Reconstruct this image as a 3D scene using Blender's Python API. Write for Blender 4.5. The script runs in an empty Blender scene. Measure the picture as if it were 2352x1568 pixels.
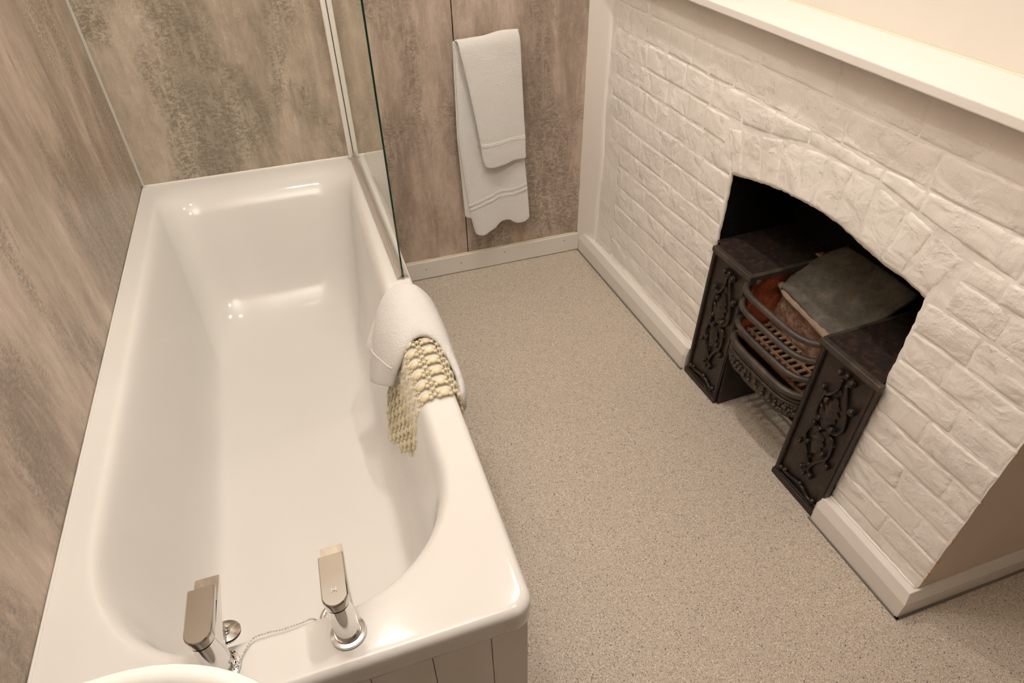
import bpy, bmesh, math, random
from mathutils import Vector, Matrix, noise
sc = bpy.context.scene
PI = math.pi
# ---------------------------------------------------------------- camera, world, lamps, exposure
CAM = Vector((0.5254, -0.45623, 1.46356)); PITCH, YAW, ROLL, FPX = 0.69567, 0.30727, -0.02167, 1492.09
f = Vector((math.sin(YAW)*math.cos(PITCH), math.cos(YAW)*math.cos(PITCH), -math.sin(PITCH)))
r = f.cross(Vector((0, 0, 1))).normalized(); u = r.cross(f)
rr = math.cos(ROLL)*r + math.sin(ROLL)*u; uu = -math.sin(ROLL)*r + math.cos(ROLL)*u
cd = bpy.data.cameras.new('camera'); cam = bpy.data.objects.new('camera', cd)
cd.sensor_width = 36; cd.lens = FPX/2352*36; cd.clip_start = 0.02
m3 = Matrix((rr, uu, -f)).transposed(); cam.matrix_world = Matrix.Translation(CAM) @ m3.to_4x4()
sc.collection.objects.link(cam); sc.camera = cam
w = bpy.data.worlds.new('world'); sc.world = w; w.use_nodes = True
w.node_tree.nodes['Background'].inputs[0].default_value = (1, .9, .78, 1)
w.node_tree.nodes['Background'].inputs[1].default_value = 0.1
sc.view_settings.view_transform = 'Standard'; sc.view_settings.look = 'None'
sc.view_settings.gamma = 1; sc.view_settings.use_curve_mapping = False
sc.view_settings.exposure = 0.07
WARM = (1.0, .922, .85)
CEIL = 2.38
def downlight(loc, power, r_=.032):
    l = bpy.data.lights.new('downlight_lamp', 'AREA'); l.shape = 'DISK'; l.size = 2*r_; l.energy = power; l.color = WARM
    o = bpy.data.objects.new('downlight_lamp', l); o.location = loc; sc.collection.objects.link(o); return o
downlight((.42, 1.0, CEIL-.012), 5.0); downlight((1.10, .25, CEIL-.012), 6.0); downlight((1.05, 1.0, CEIL-.012), 8.0)
# the photographer's lamp, turned up to bounce off the white ceiling
l = bpy.data.lights.new('bounce_lamp', 'SPOT'); l.energy = 310; l.color = WARM; l.spot_size = 1.9; l.spot_blend = 1.0; l.shadow_soft_size = .06
o = bpy.data.objects.new('bounce_lamp', l); o.location = (.72, -.20, 1.72)
o.rotation_euler = (Vector((.30, .42, CEIL))-Vector(o.location)).to_track_quat('-Z', 'Y').to_euler(); sc.collection.objects.link(o)

# ---------------------------------------------------------------- dimensions
W, L, H = 0.70, 1.7085, 0.5448
RX = 1.5078; AR = 0.0389
dR = Vector((math.sin(AR), -math.cos(AR), 0)); nR = Vector((-math.cos(AR), -math.sin(AR), 0)); P0 = Vector((RX, L, 0))
BK = 0.035                                   # brick face lies this far behind the skirting front
def SO(s, off, z): return P0 + dR*s - nR*off + Vector((0, 0, z))
rnd = random.Random(7)

# ---------------------------------------------------------------- materials
def new_mat(name):
    m = bpy.data.materials.new(name); m.use_nodes = True
    nt = m.node_tree; b = nt.nodes['Principled BSDF']; return m, nt, b
def N(nt, t, **k):
    n = nt.nodes.new(t)
    for a, v in k.items():
        if a.startswith('i_'): n.inputs[a[2:].replace('_', ' ')].default_value = v
        else: setattr(n, a, v)
    return n
def coords(nt, scale=(1, 1, 1), loc=(0, 0, 0)):
    g = N(nt, 'ShaderNodeNewGeometry'); mp = N(nt, 'ShaderNodeMapping'); mp.inputs['Scale'].default_value = scale; mp.inputs['Location'].default_value = loc
    nt.links.new(g.outputs['Position'], mp.inputs['Vector']); return mp.outputs['Vector']
def noi(nt, vec, scale, detail=4, rough=.55, dist=0):
    n = N(nt, 'ShaderNodeTexNoise'); n.inputs['Scale'].default_value = scale; n.inputs['Detail'].default_value = detail
    n.inputs['Roughness'].default_value = rough; n.inputs['Distortion'].default_value = dist
    nt.links.new(vec, n.inputs['Vector']); return n.outputs['Fac']
def ramp(nt, fac, pts):
    n = N(nt, 'ShaderNodeValToRGB'); e = n.color_ramp.elements
    while len(e) < len(pts): e.new(.5)
    for el, (p, c) in zip(e, pts):
        el.position = p; el.color = (*c, 1) if not isinstance(c, (int, float)) else (c, c, c, 1)
    nt.links.new(fac, n.inputs['Fac']); return n.outputs['Color']
def mix(nt, fac, a, b, mode='MIX'):
    n = N(nt, 'ShaderNodeMix', data_type='RGBA', blend_type=mode)
    for s, v in ((0, fac), (6, a), (7, b)):
        if isinstance(v, (int, float)): n.inputs[s].default_value = v
        elif isinstance(v, tuple): n.inputs[s].default_value = (*v, 1)
        else: nt.links.new(v, n.inputs[s])
    return n.outputs[2]
def math_(nt, op, a, b=0):
    n = N(nt, 'ShaderNodeMath', operation=op)
    for i, v in enumerate((a, b)):
        if isinstance(v, (int, float)): n.inputs[i].default_value = v
        else: nt.links.new(v, n.inputs[i])
    return n.outputs[0]
def bump(nt, b, height, strength=.3, dist=.002, chain=None):
    n = N(nt, 'ShaderNodeBump'); n.inputs['Strength'].default_value = strength; n.inputs['Distance'].default_value = dist
    nt.links.new(height, n.inputs['Height'])
    if chain is not None: nt.links.new(chain, n.inputs['Normal'])
    nt.links.new(n.outputs[0], b.inputs['Normal']); return n.outputs[0]
def simple(name, col, rough=.5, metal=0, bscale=0, bstr=.2, bdist=.001, spec=.5):
    m, nt, b = new_mat(name)
    b.inputs['Base Color'].default_value = (*col, 1); b.inputs['Roughness'].default_value = rough; b.inputs['Metallic'].default_value = metal
    b.inputs['Specular IOR Level'].default_value = spec
    if bscale: bump(nt, b, noi(nt, coords(nt), bscale, 5), bstr, bdist)
    return m
M = {}
M['enamel'] = simple('enamel', (.70, .682, .652), .085, 0, 7, .05, .003)
M['ceramic'] = simple('ceramic', (.84, .84, .81), .12)
M['chrome'] = simple('chrome', (.75, .74, .73), .045, 1)
M['chrome_dimmed'] = simple('chrome_dimmed', (.62, .60, .57), .14, 1)  # satin lever chrome, base darkened in place of the taupe wall's reflection
M['rubber'] = simple('rubber', (.01, .01, .01), .5)
M['gloss_white'] = simple('gloss_white', (.74, .705, .66), .32, 0, 14, .35, .003)
M['trim_metal'] = simple('trim_metal', (.62, .60, .55), .35, .35)
M['white_plastic'] = simple('white_plastic', (.83, .79, .75), .28)
M['dark_gap'] = simple('dark_gap', (.02, .018, .015), .6)
M['sealant'] = simple('sealant', (.80, .76, .68), .4, 0, 60, .5, .002)
M['old_sealant'] = simple('old_sealant', (.70, .60, .45), .5, 0, 60, .5, .002)
M['grey_cove'] = simple('grey_cove', (.17, .155, .14), .5)
M['ceiling'] = simple('ceiling_paint', (.82, .80, .76), .8)
M['seal_strip'] = None

def paint_wall(name, base, var, bscale=9, bstr=.6, bdist=.004, rough=.55, fine=1.0):
    m, nt, b = new_mat(name); v = coords(nt)
    c = ramp(nt, noi(nt, v, 3.0, 5, .6), [(.3, base), (.7, var)])
    nt.links.new(c, b.inputs['Base Color']); b.inputs['Roughness'].default_value = rough
    h1 = noi(nt, v, bscale*1.6, 3, .5, .4); h2 = noi(nt, v, bscale*4, 7, .66, .15); msk = ramp(nt, noi(nt, v, bscale*.55, 3, .5), [(.46, .12), (.64, 1.0)])
    h = math_(nt, 'ADD', h1, math_(nt, 'ADD', math_(nt, 'MULTIPLY', math_(nt, 'MULTIPLY', h2, msk), .55), math_(nt, 'MULTIPLY', noi(nt, v, bscale*22, 3, .6), .05*fine)))
    bump(nt, b, h, bstr, bdist); return m, nt, b
# painted brick: creamy paint, scattered blisters, a little show-through of older yellow paint and brick
m, nt, b = paint_wall('painted_brick', (.83, .80, .755), (.86, .815, .775), 11, .85, .011)
v = coords(nt)
st = ramp(nt, noi(nt, v, 6, 6, .7), [(.66, 0.0), (.76, 1.0)])
old = b.inputs['Base Color'].links[0].from_socket
c1 = mix(nt, math_(nt, 'MULTIPLY', st, .35), old, (.74, .60, .43))
nt.links.new(c1, b.inputs['Base Color'])
vo = N(nt, 'ShaderNodeTexVoronoi'); vo.inputs['Scale'].default_value = 85; nt.links.new(v, vo.inputs['Vector'])
pim = ramp(nt, vo.outputs['Distance'], [(.0, 1.0), (.22, 0.0)])
cell = ramp(nt, vo.outputs['Color'], [(.80, 0.0), (.82, 1.0)])
prev = b.inputs['Normal'].links[0].from_socket
bump(nt, b, math_(nt, 'MULTIPLY', pim, cell), .55, .0022, prev)
M['brick'] = m
m, nt, b = paint_wall('painted_mortar', (.83, .80, .755), (.86, .815, .775), 10, .9, .006); M['mortar'] = m
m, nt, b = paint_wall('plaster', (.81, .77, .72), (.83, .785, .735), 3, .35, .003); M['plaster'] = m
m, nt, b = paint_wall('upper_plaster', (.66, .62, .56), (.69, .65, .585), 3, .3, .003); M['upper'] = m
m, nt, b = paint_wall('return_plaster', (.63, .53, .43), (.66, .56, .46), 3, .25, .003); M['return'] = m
# old brick showing where paint has chipped
M['raw_brick'] = simple('raw_brick', (.50, .23, .10), .9, 0, 40, .6, .003)
# decorative concrete-effect wet-wall panel
def panel_mat(name, seed, tint, lean=0):
    m, nt, b = new_mat(name)
    vs = coords(nt, (1, 1, .20), (seed, seed*1.7, 0)); vc = coords(nt, (1, 1, .38), (seed, seed, seed)); vf = coords(nt, (1, 1, .55), (seed, 0, 0)); vh = coords(nt, (.7, .7, 1.3), (seed, 2, 1))
    streak = noi(nt, vs, 8.5, 8, .68, .5); mid = noi(nt, vf, 26, 8, .72, .3); cloud = noi(nt, vc, 4.2, 6, .62, .5); grain = noi(nt, vh, 120, 7, .74); speck = noi(nt, vf, 300, 4, .7); blot = noi(nt, vc, 9, 6, .7, .6)
    t = lambda c: tuple(min(.9, x*y*1.22) for x, y in zip(c, tint))
    sand = noi(nt, vf, 620, 2, .6); mid2 = noi(nt, vs, 60, 6, .7)
    base = ramp(nt, math_(nt, 'ADD', math_(nt, 'MULTIPLY', streak, .72), math_(nt, 'MULTIPLY', mid, .28)), [(.38, t((.265, .215, .172))), (.47, t((.345, .285, .232))), (.54, t((.430, .358, .294))), (.63, t((.53, .455, .380)))])
    c = mix(nt, math_(nt, 'MULTIPLY', ramp(nt, blot, [(.52, 0.0), (.60, 1.0)]), .38), base, t((.26, .205, .160)))
    g2 = math_(nt, 'ADD', math_(nt, 'MULTIPLY', grain, .6), math_(nt, 'MULTIPLY', sand, .4))
    dm = math_(nt, 'MULTIPLY', ramp(nt, cloud, [(.47, 0.0), (.57, 1.0)]), ramp(nt, g2, [(.45, 0.0), (.53, 1.0)]))
    c = mix(nt, math_(nt, 'MULTIPLY', dm, .84), c, t((.150, .128, .104)))
    lt = math_(nt, 'MULTIPLY', ramp(nt, mid2, [(.52, 0.0), (.62, 1.0)]), ramp(nt, g2, [(.47, 0.0), (.54, 1.0)]))
    c = mix(nt, math_(nt, 'MULTIPLY', lt, .50), c, t((.56, .485, .405)))
    c = mix(nt, math_(nt, 'MULTIPLY', ramp(nt, sand, [(.50, 0.0), (.60, 1.0)]), .30), c, t((.25, .20, .158)))
    nt.links.new(c, b.inputs['Base Color']); b.inputs['Roughness'].default_value = .36; b.inputs['Specular IOR Level'].default_value = .4
    bump(nt, b, grain, .05, .001); return m
M['panel_back'] = panel_mat('concrete_effect_panel', 3.1, (1.0, 1.02, .98))
M['panel_left'] = panel_mat('concrete_effect_panel_side', 8.4, (1.0, .97, .95))
M['panel_right'] = panel_mat('concrete_effect_panel_towel', 5.7, (.97, .94, .94))
# speckled safety vinyl
m, nt, b = new_mat('speckled_vinyl'); v = coords(nt)
base = ramp(nt, noi(nt, v, 2.5, 3), [(.3, (.555, .485, .405)), (.7, (.58, .505, .42))])
c = mix(nt, math_(nt, 'MULTIPLY', noi(nt, v, 260, 2), .35), base, (.40, .34, .275))
def chips(c, scale, rad, lo, hi, col, amt):
    vo = N(nt, 'ShaderNodeTexVoronoi'); vo.inputs['Scale'].default_value = scale; nt.links.new(v, vo.inputs['Vector'])
    sep = N(nt, 'ShaderNodeSeparateColor'); nt.links.new(vo.outputs['Color'], sep.inputs[0])
    k = math_(nt, 'MULTIPLY', math_(nt, 'LESS_THAN', vo.outputs['Distance'], rad), math_(nt, 'MULTIPLY', math_(nt, 'GREATER_THAN', sep.outputs[0], lo), math_(nt, 'LESS_THAN', sep.outputs[0], hi)))
    return mix(nt, math_(nt, 'MULTIPLY', k, amt), c, col)
c = chips(c, 560, .46, .0, .50, (.19, .15, .115), .75)
c = chips(c, 370, .40, .0, .17, (.085, .078, .07), .85)
c = chips(c, 330, .42, .86, 1.0, (.80, .73, .61), .85)
c = chips(c, 170, .30, .955, .985, (.05, .10, .18), .9)
nt.links.new(c, b.inputs['Base Color']); b.inputs['Roughness'].default_value = .55; b.inputs['Specular IOR Level'].default_value = .3
M['vinyl'] = m
# terry towel
m, nt, b = new_mat('terry_cotton'); v = coords(nt)
b.inputs['Base Color'].default_value = (.955, .93, .90, 1); b.inputs['Roughness'].default_value = .95; b.inputs['Specular IOR Level'].default_value = .1
b.inputs['Sheen Weight'].default_value = .1
n1 = bump(nt, b, noi(nt, v, 260, 4, .7), 1.0, .0060)
bump(nt, b, noi(nt, v, 60, 4, .6), .35, .004, n1)
M['towel'] = m
m, nt, b = new_mat('woven_band'); v = coords(nt, (1, 1, 1))
b.inputs['Base Color'].default_value = (.92, .90, .86, 1); b.inputs['Roughness'].default_value = .85
wv = N(nt, 'ShaderNodeTexWave', bands_direction='DIAGONAL'); wv.inputs['Scale'].default_value = 130; nt.links.new(v, wv.inputs['Vector'])
bump(nt, b, wv.outputs['Fac'], .35, .001); M['band'] = m
# cast iron
m, nt, b = new_mat('black_leaded_iron'); v = coords(nt)
c = ramp(nt, noi(nt, v, 22, 8, .75), [(.42, (.022, .015, .012)), (.58, (.036, .024, .017)), (.72, (.10, .05, .025))])
nt.links.new(c, b.inputs['Base Color']); b.inputs['Roughness'].default_value = .36; b.inputs['Metallic'].default_value = .25
bump(nt, b, noi(nt, v, 110, 5, .7), .35, .0015); M['iron'] = m
m, nt, b = new_mat('grate_iron'); v = coords(nt)
c = ramp(nt, noi(nt, v, 22, 6, .65), [(.40, (.045, .036, .030)), (.58, (.075, .056, .043)), (.75, (.13, .075, .045))])
nt.links.new(c, b.inputs['Base Color']); b.inputs['Roughness'].default_value = .5; b.inputs['Metallic'].default_value = .2
bump(nt, b, noi(nt, v, 150, 5, .7), .4, .0015); M['bar_iron'] = m
m, nt, b = new_mat('rusty_iron'); v = coords(nt)
c = ramp(nt, noi(nt, v, 60, 9, .8), [(.44, (.010, .007, .006)), (.55, (.030, .015, .009)), (.70, (.12, .05, .02))])
nt.links.new(c, b.inputs['Base Color']); b.inputs['Roughness'].default_value = .62; b.inputs['Metallic'].default_value = .1
bump(nt, b, noi(nt, v, 120, 5, .7), .3, .001); M['rust'] = m
m, nt, b = new_mat('grate_rust'); v = coords(nt)
c = ramp(nt, noi(nt, v, 30, 6, .7), [(.38, (.13, .075, .045)), (.6, (.24, .14, .08)), (.78, (.42, .20, .08))])
nt.links.new(c, b.inputs['Base Color']); b.inputs['Roughness'].default_value = .8; M['grate_rust'] = m
m, nt, b = new_mat('soot_black'); v = coords(nt)
c = ramp(nt, noi(nt, v, 90, 6, .8), [(.58, (.007, .006, .005)), (.72, (.04, .032, .022))])
nt.links.new(c, b.inputs['Base Color']); b.inputs['Roughness'].default_value = .75; b.inputs['Specular IOR Level'].default_value = .2
bump(nt, b, noi(nt, v, 30, 6, .7), .6, .006); M['soot'] = m
m, nt, b = new_mat('firebrick'); v = coords(nt)
c = ramp(nt, noi(nt, v, 24, 9, .8), [(.36, (.11, .052, .032)), (.48, (.25, .135, .09)), (.60, (.46, .34, .25))])
nt.links.new(c, b.inputs['Base Color']); b.inputs['Roughness'].default_value = .95
bump(nt, b, noi(nt, v, 55, 6, .75), .8, .004); M['firebrick'] = m
m, nt, b = new_mat('scorched_brick'); v = coords(nt)
c = ramp(nt, noi(nt, v, 14, 6, .7), [(.34, (.10, .028, .014)), (.52, (.34, .075, .028)), (.72, (.62, .22, .07))])
nt.links.new(c, b.inputs['Base Color']); b.inputs['Roughness'].default_value = .95
bump(nt, b, noi(nt, v, 60, 6, .7), .6, .003); M['scorch'] = m
m, nt, b = new_mat('slate_register'); v = coords(nt)
c = ramp(nt, noi(nt, v, 11, 10, .78), [(.34, (.06, .052, .040)), (.52, (.13, .115, .09)), (.70, (.25, .215, .17))])
c = mix(nt, ramp(nt, noi(nt, v, 12, 4), [(.64, 0.0), (.72, .6)]), c, (.22, .10, .045))
c = mix(nt, ramp(nt, noi(nt, v, 170, 2), [(.72, 0.0), (.76, .8)]), c, (.42, .38, .28))
nt.links.new(c, b.inputs['Base Color']); b.inputs['Roughness'].default_value = .8
bump(nt, b, noi(nt, v, 34, 10, .75), 1.0, .007); M['slate'] = m
# clear yellowed vinyl bath mat
m, nt, b = new_mat('clear_yellowed_vinyl'); out = [n for n in nt.nodes if n.type == 'OUTPUT_MATERIAL'][0]
b.inputs['Base Color'].default_value = (.93, .85, .64, 1); b.inputs['Roughness'].default_value = .12
tp = N(nt, 'ShaderNodeBsdfTransparent'); tp.inputs[0].default_value = (.97, .93, .80, 1)
ms = N(nt, 'ShaderNodeMixShader'); ms.inputs[0].default_value = .42; nt.links.new(b.outputs[0], ms.inputs[1]); nt.links.new(tp.outputs[0], ms.inputs[2]); nt.links.new(ms.outputs[0], out.inputs[0])
M['mat_vinyl'] = m
m, nt, b = new_mat('clear_seal'); b.inputs['Base Color'].default_value = (.92, .86, .80, 1); b.inputs['Roughness'].default_value = .15
b.inputs['Transmission Weight'].default_value = .75; b.inputs['IOR'].default_value = 1.3; M['seal_strip'] = m
M['limescale'] = simple('limescale', (.45, .24, .12), .7)
# thin clear glass: real Fresnel reflection on the entry face, clear with a slight green tint inside
m, nt, b = new_mat('screen_glass'); nt.nodes.remove(b); out = [n for n in nt.nodes if n.type == 'OUTPUT_MATERIAL'][0]
tr = N(nt, 'ShaderNodeBsdfTransparent'); tr.inputs[0].default_value = (.955, .975, .955, 1)
gl = N(nt, 'ShaderNodeBsdfGlossy'); gl.inputs['Roughness'].default_value = 0.0; gl.inputs['Color'].default_value = (.97, .99, .96, 1)
fr = N(nt, 'ShaderNodeFresnel'); fr.inputs['IOR'].default_value = 1.7
ge = N(nt, 'ShaderNodeNewGeometry')
fac = math_(nt, 'MULTIPLY', fr.outputs[0], math_(nt, 'SUBTRACT', 1.0, ge.outputs['Backfacing']))
df = N(nt, 'ShaderNodeBsdfDiffuse'); df.inputs[0].default_value = (.75, .74, .70, 1)
dr = math_(nt, 'MULTIPLY', ramp(nt, noi(nt, coords(nt, (1, 1, .16)), 75, 3, .5), [(.63, 0.0), (.68, 1.0)]), .22)
mt_ = N(nt, 'ShaderNodeMixShader'); nt.links.new(dr, mt_.inputs[0]); nt.links.new(tr.outputs[0], mt_.inputs[1]); nt.links.new(df.outputs[0], mt_.inputs[2])
ms = N(nt, 'ShaderNodeMixShader'); nt.links.new(fac, ms.inputs[0]); nt.links.new(mt_.outputs[0], ms.inputs[1]); nt.links.new(gl.outputs[0], ms.inputs[2]); nt.links.new(ms.outputs[0], out.inputs[0])
M['glass'] = m
M['glass_edge'] = simple('glass_edge', (.006, .035, .020), .12)
M['etched'] = simple('etched_letter', (.75, .72, .69), .5)
M['lamp_glow'] = None
m, nt, b = new_mat('lamp_lens'); b.inputs['Base Color'].default_value = (.9, .9, .9, 1)
b.inputs['Emission Color'].default_value = (*WARM, 1); b.inputs['Emission Strength'].default_value = 12; M['lens'] = m

# ---------------------------------------------------------------- mesh helpers
def link(o, parent=None):
    sc.collection.objects.link(o)
    if parent is not None: o.parent = parent
    return o
def obj(name, bm, mat, parent=None, smooth=True):
    me = bpy.data.meshes.new(name); bmesh.ops.recalc_face_normals(bm, faces=bm.faces); bm.to_mesh(me); bm.free()
    for mm in (mat if isinstance(mat, (list, tuple)) else [mat]): me.materials.append(mm)
    if smooth:
        for p in me.polygons: p.use_smooth = True
    return link(bpy.data.objects.new(name, me), parent)
def empty(name, loc=(0, 0, 0)):
    o = bpy.data.objects.new(name, None); o.location = loc; o.empty_display_size = .05; return link(o)
def tag(o, label, cat, group=None):
    o['label'] = label; o['category'] = cat
    if group: o['group'] = group
    return o
def struct(o, label=None):
    o['kind'] = 'structure'
    if label: o['label'] = label
    return o
def sharp(o, ang=35):
    for e in []: pass
    me = o.data
    bm = bmesh.new(); bm.from_mesh(me)
    for e in bm.edges:
        if len(e.link_faces) == 2 and e.calc_face_angle(0) > math.radians(ang): e.smooth = False
    bm.to_mesh(me); bm.free(); return o
def box(bm, a, b_, bev=0, fr=None, seg=2):
    """box between corner a and b; fr maps local to world"""
    vs = [bm.verts.new((x, y, z)) for x in (a[0], b_[0]) for y in (a[1], b_[1]) for z in (a[2], b_[2])]
    F = [bm.faces.new([vs[i] for i in q]) for q in ((0, 1, 3, 2), (4, 6, 7, 5), (0, 4, 5, 1), (2, 3, 7, 6), (0, 2, 6, 4), (1, 5, 7, 3))]
    allv = vs
    if bev:
        es = list({e for q in F for e in q.edges})
        res = bmesh.ops.bevel(bm, geom=es+vs, offset=bev, segments=seg, affect='EDGES', profile=.6)
        allv = list({v for q in res['faces'] for v in q.verts} | {v for v in vs if v.is_valid})
        # include all vertices connected
        seen = set(allv); st_ = list(allv)
        while st_:
            x = st_.pop()
            for e in x.link_edges:
                o = e.other_vert(x)
                if o not in seen: seen.add(o); st_.append(o)
        allv = list(seen)
    if fr:
        for v_ in allv: v_.co = fr(v_.co)
    return allv
def fSO(c): return SO(c[0], c[1], c[2])          # local coords: s, off, z
def tube(bm, pts, rad, n=10, caps=True, sy=1.0, up=None):
    pts = [Vector(p) for p in pts]; rs = rad if isinstance(rad, (list, tuple)) else [rad]*len(pts)
    rings = []; prev = None
    for i, p in enumerate(pts):
        t = (pts[min(i+1, len(pts)-1)] - pts[max(i-1, 0)]).normalized()
        if prev is None:
            ref = Vector(up) if up else (Vector((0, 0, 1)) if abs(t.z) < .9 else Vector((1, 0, 0)))
            a = (ref - t*ref.dot(t)).normalized()
        else: a = (prev - t*prev.dot(t)).normalized()
        prev = a; b_ = t.cross(a)
        rings.append([bm.verts.new(p + (a*math.cos(2*PI*k/n)*sy + b_*math.sin(2*PI*k/n))*rs[i]) for k in range(n)])
    for A, B in zip(rings, rings[1:]):
        for k in range(n): bm.faces.new((A[k], A[(k+1) % n], B[(k+1) % n], B[k]))
    if caps: bm.faces.new(rings[0][::-1]); bm.faces.new(rings[-1])
    return rings
def ball(bm, c, r_, fl=(1, 1, 1), seg=10, rings=6, frm=None):
    m_ = Matrix.Translation(c) @ (frm.to_4x4() if frm else Matrix()) @ Matrix.Diagonal((*[r_*k for k in fl], 1))
    bmesh.ops.create_uvsphere(bm, u_segments=seg, v_segments=rings, radius=1, matrix=m_)
def smooth_path(pts, n=6):
    """Catmull-Rom"""
    pts = [Vector(p) for p in pts]; P = [pts[0]*2-pts[1]] + pts + [pts[-1]*2-pts[-2]]; out = []
    for i in range(1, len(P)-2):
        a, b_, c_, d_ = P[i-1:i+3]
        for k in range(n):
            t = k/n
            out.append(.5*((2*b_) + (c_-a)*t + (2*a-5*b_+4*c_-d_)*t*t + (3*b_-a-3*c_+d_)*t**3))
    out.append(pts[-1]); return out
def interp(tab, x):
    if x <= tab[0][0]: return tab[0][1]
    for (a, va), (b_, vb) in zip(tab, tab[1:]):
        if x <= b_: 
            t = (x-a)/(b_-a) if b_ > a else 0
            return va+(vb-va)*t if not isinstance(va, Vector) else va.lerp(vb, t)
    return tab[-1][1]
def smi(tab, x):
    if x <= tab[0][0]: return tab[0][1]
    for (a, va), (b_, vb) in zip(tab, tab[1:]):
        if x <= b_:
            t = (x-a)/(b_-a); t = t*t*(3-2*t); return va+(vb-va)*t
    return tab[-1][1]
def lathe(bm, prof, c, n=32, axis=None):
    rings = []
    for (r_, z) in prof:
        rings.append([bm.verts.new((c[0]+r_*math.cos(2*PI*k/n), c[1]+r_*math.sin(2*PI*k/n), c[2]+z)) for k in range(n)] if r_ > 1e-6 else [bm.verts.new((c[0], c[1], c[2]+z))])
    for A, B in zip(rings, rings[1:]):
        for k in range(n):
            a0, a1 = A[k % len(A)], A[(k+1) % len(A)]; b0, b1 = B[k % len(B)], B[(k+1) % len(B)]
            q = []
            for x in (a0, a1, b1, b0):
                if x not in q: q.append(x)
            if len(q) > 2: bm.faces.new(q)
    return rings
def prism(bm, poly, d0, d1, fr):
    """poly: list of (a,b); extruded from d0 to d1 ; fr(a,b,d)->world"""
    A = [bm.verts.new(fr(a, b_, d0)) for a, b_ in poly]; B = [bm.verts.new(fr(a, b_, d1)) for a, b_ in poly]
    n = len(poly); bm.faces.new(A[::-1]); bm.faces.new(B)
    for k in range(n): bm.faces.new((A[k], A[(k+1) % n], B[(k+1) % n], B[k]))

# ================================================================ SETTING
YN = -1.40                                   # wall behind the camera
XR = 2.25                                    # far side of the alcove
bm = bmesh.new(); box(bm, (-.10, YN-.1, -.06), (XR+.1, L+.1, 0)); struct(obj('floor', bm, M['vinyl'], smooth=False), 'beige speckled vinyl floor with brown, white and blue flecks')
bm = bmesh.new(); box(bm, (-.10, YN-.1, CEIL), (XR+.1, L+.1, CEIL+.06)); ceil = struct(obj('ceiling', bm, M['ceiling'], smooth=False))
bm = bmesh.new(); box(bm, (-.08, YN-.08, 0), (0, L+.08, CEIL)); wl = struct(obj('wall_left', bm, M['panel_left'], smooth=False), 'brown concrete-effect panelled wall beside the bath')
M['near'] = simple('near_wall_darkened', (.26, .20, .15), .6)  # unseen wall made dark for the tap reflections and less light from behind
bm = bmesh.new(); box(bm, (-.08, YN-.08, 0), (XR+.1, YN, CEIL)); struct(obj('wall_near', bm, M['near'], smooth=False))
bm = bmesh.new(); box(bm, (XR, YN, 0), (XR+.08, L, CEIL)); struct(obj('wall_alcove', bm, M['plaster'], smooth=False))
# back wall: backing plus two decorative panels meeting at a narrow dark joint
bm = bmesh.new(); box(bm, (-.0, L+.010, 0), (XR, L+.08, CEIL)); wb = struct(obj('wall_back', bm, M['dark_gap'], smooth=False), 'back wall clad in concrete-effect panels with a dark upright joint')
bm = bmesh.new(); box(bm, (.0, L, 0), (.668, L+.0098, CEIL)); obj('panel', bm, M['panel_back'], wb, False)
bm = bmesh.new(); box(bm, (.6682, L, 0), (1.0355, L+.0098, CEIL)); obj('panel', bm, M['panel_right'], wb, False)
bm = bmesh.new(); box(bm, (1.0395, L, 0), (1.56, L+.0098, CEIL)); obj('panel', bm, M['panel_right'], wb, False)
# corner trim between left wall and back wall
bm = bmesh.new()
prism(bm, [(0, 0), (.006, 0), (.0068, -.001), (.006, -.0019), (.003, -.0023), (.0023, -.003), (.0019, -.006), (.001, -.0068), (0, -.006)], H+.002, CEIL, lambda a, b_, d: Vector((a, L+b_, d)))
struct(obj('trim_1', bm, M['trim_metal'], smooth=False), 'slim pale corner strip where the two panelled walls meet')

# ---- chimney breast wall in painted brick
def intr(s): return interp([(.80, .684), (.835, .690), (.876, .701), (.954, .719), (1.016, .730), (1.09, .737), (1.147, .739), (1.2, .735), (1.244, .730), (1.281, .722), (1.337, .716), (1.40, .714), (1.43, .709), (1.47, .702)], s)
def extr(s): return smi([(.74, .80), (.831, .812), (.903, .826), (.976, .842), (1.04, .853), (1.147, .861), (1.24, .858), (1.305, .852), (1.36, .842), (1.44, .829), (1.50, .806)], s)
S0, S1, SC = .819, 1.447, 1.722
ZT = 1.062
def nz(s, z, k, sd=0): return noise.noise(Vector((s*k+sd, z*k, sd*1.3)))
def rag(z, sd): return .0035*noise.noise(Vector((z*38, sd, 0))) + .003*noise.noise(Vector((z*110, sd, 2)))
def ragb(s): return .0035*noise.noise(Vector((s*33, 9, 0))) + .0025*noise.noise(Vector((s*100, 4, 2)))
RECESS = .295
def FLD(s_, z_): return .0032*nz(s_, z_, 7, 11) + .0018*nz(s_, z_, 19, 6)
def FILL(s_, z_): return .0016*max(0, nz(s_, z_, 6, 31)+.15)
bm = bmesh.new()
def patch(bm, sa, sb, ns, zlo, zhi, nzv, ragl=None, ragr=None):
    rows = []
    for i in range(ns+1):
        s_ = sa+(sb-sa)*i/ns; col = []
        for j in range(nzv+1):
            z0 = zlo(s_); z_ = z0+(zhi-z0)*j/nzv; ss = s_
            if ragl is not None and i == 0: ss += rag(z_, ragl)
            if ragr is not None and i == ns: ss += rag(z_, ragr)
            d_ = BK + .0004 - FLD(ss, z_) - .0012*nz(ss, z_, 45) - .0010*nz(ss, z_, 100, 3)
            col.append(bm.verts.new(SO(ss, d_, z_)))
        rows.append(col)
    for A, B in zip(rows, rows[1:]):
        for j in range(nzv): bm.faces.new((A[j], B[j], B[j+1], A[j+1]))
    return rows
ZTT = ZT
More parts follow.
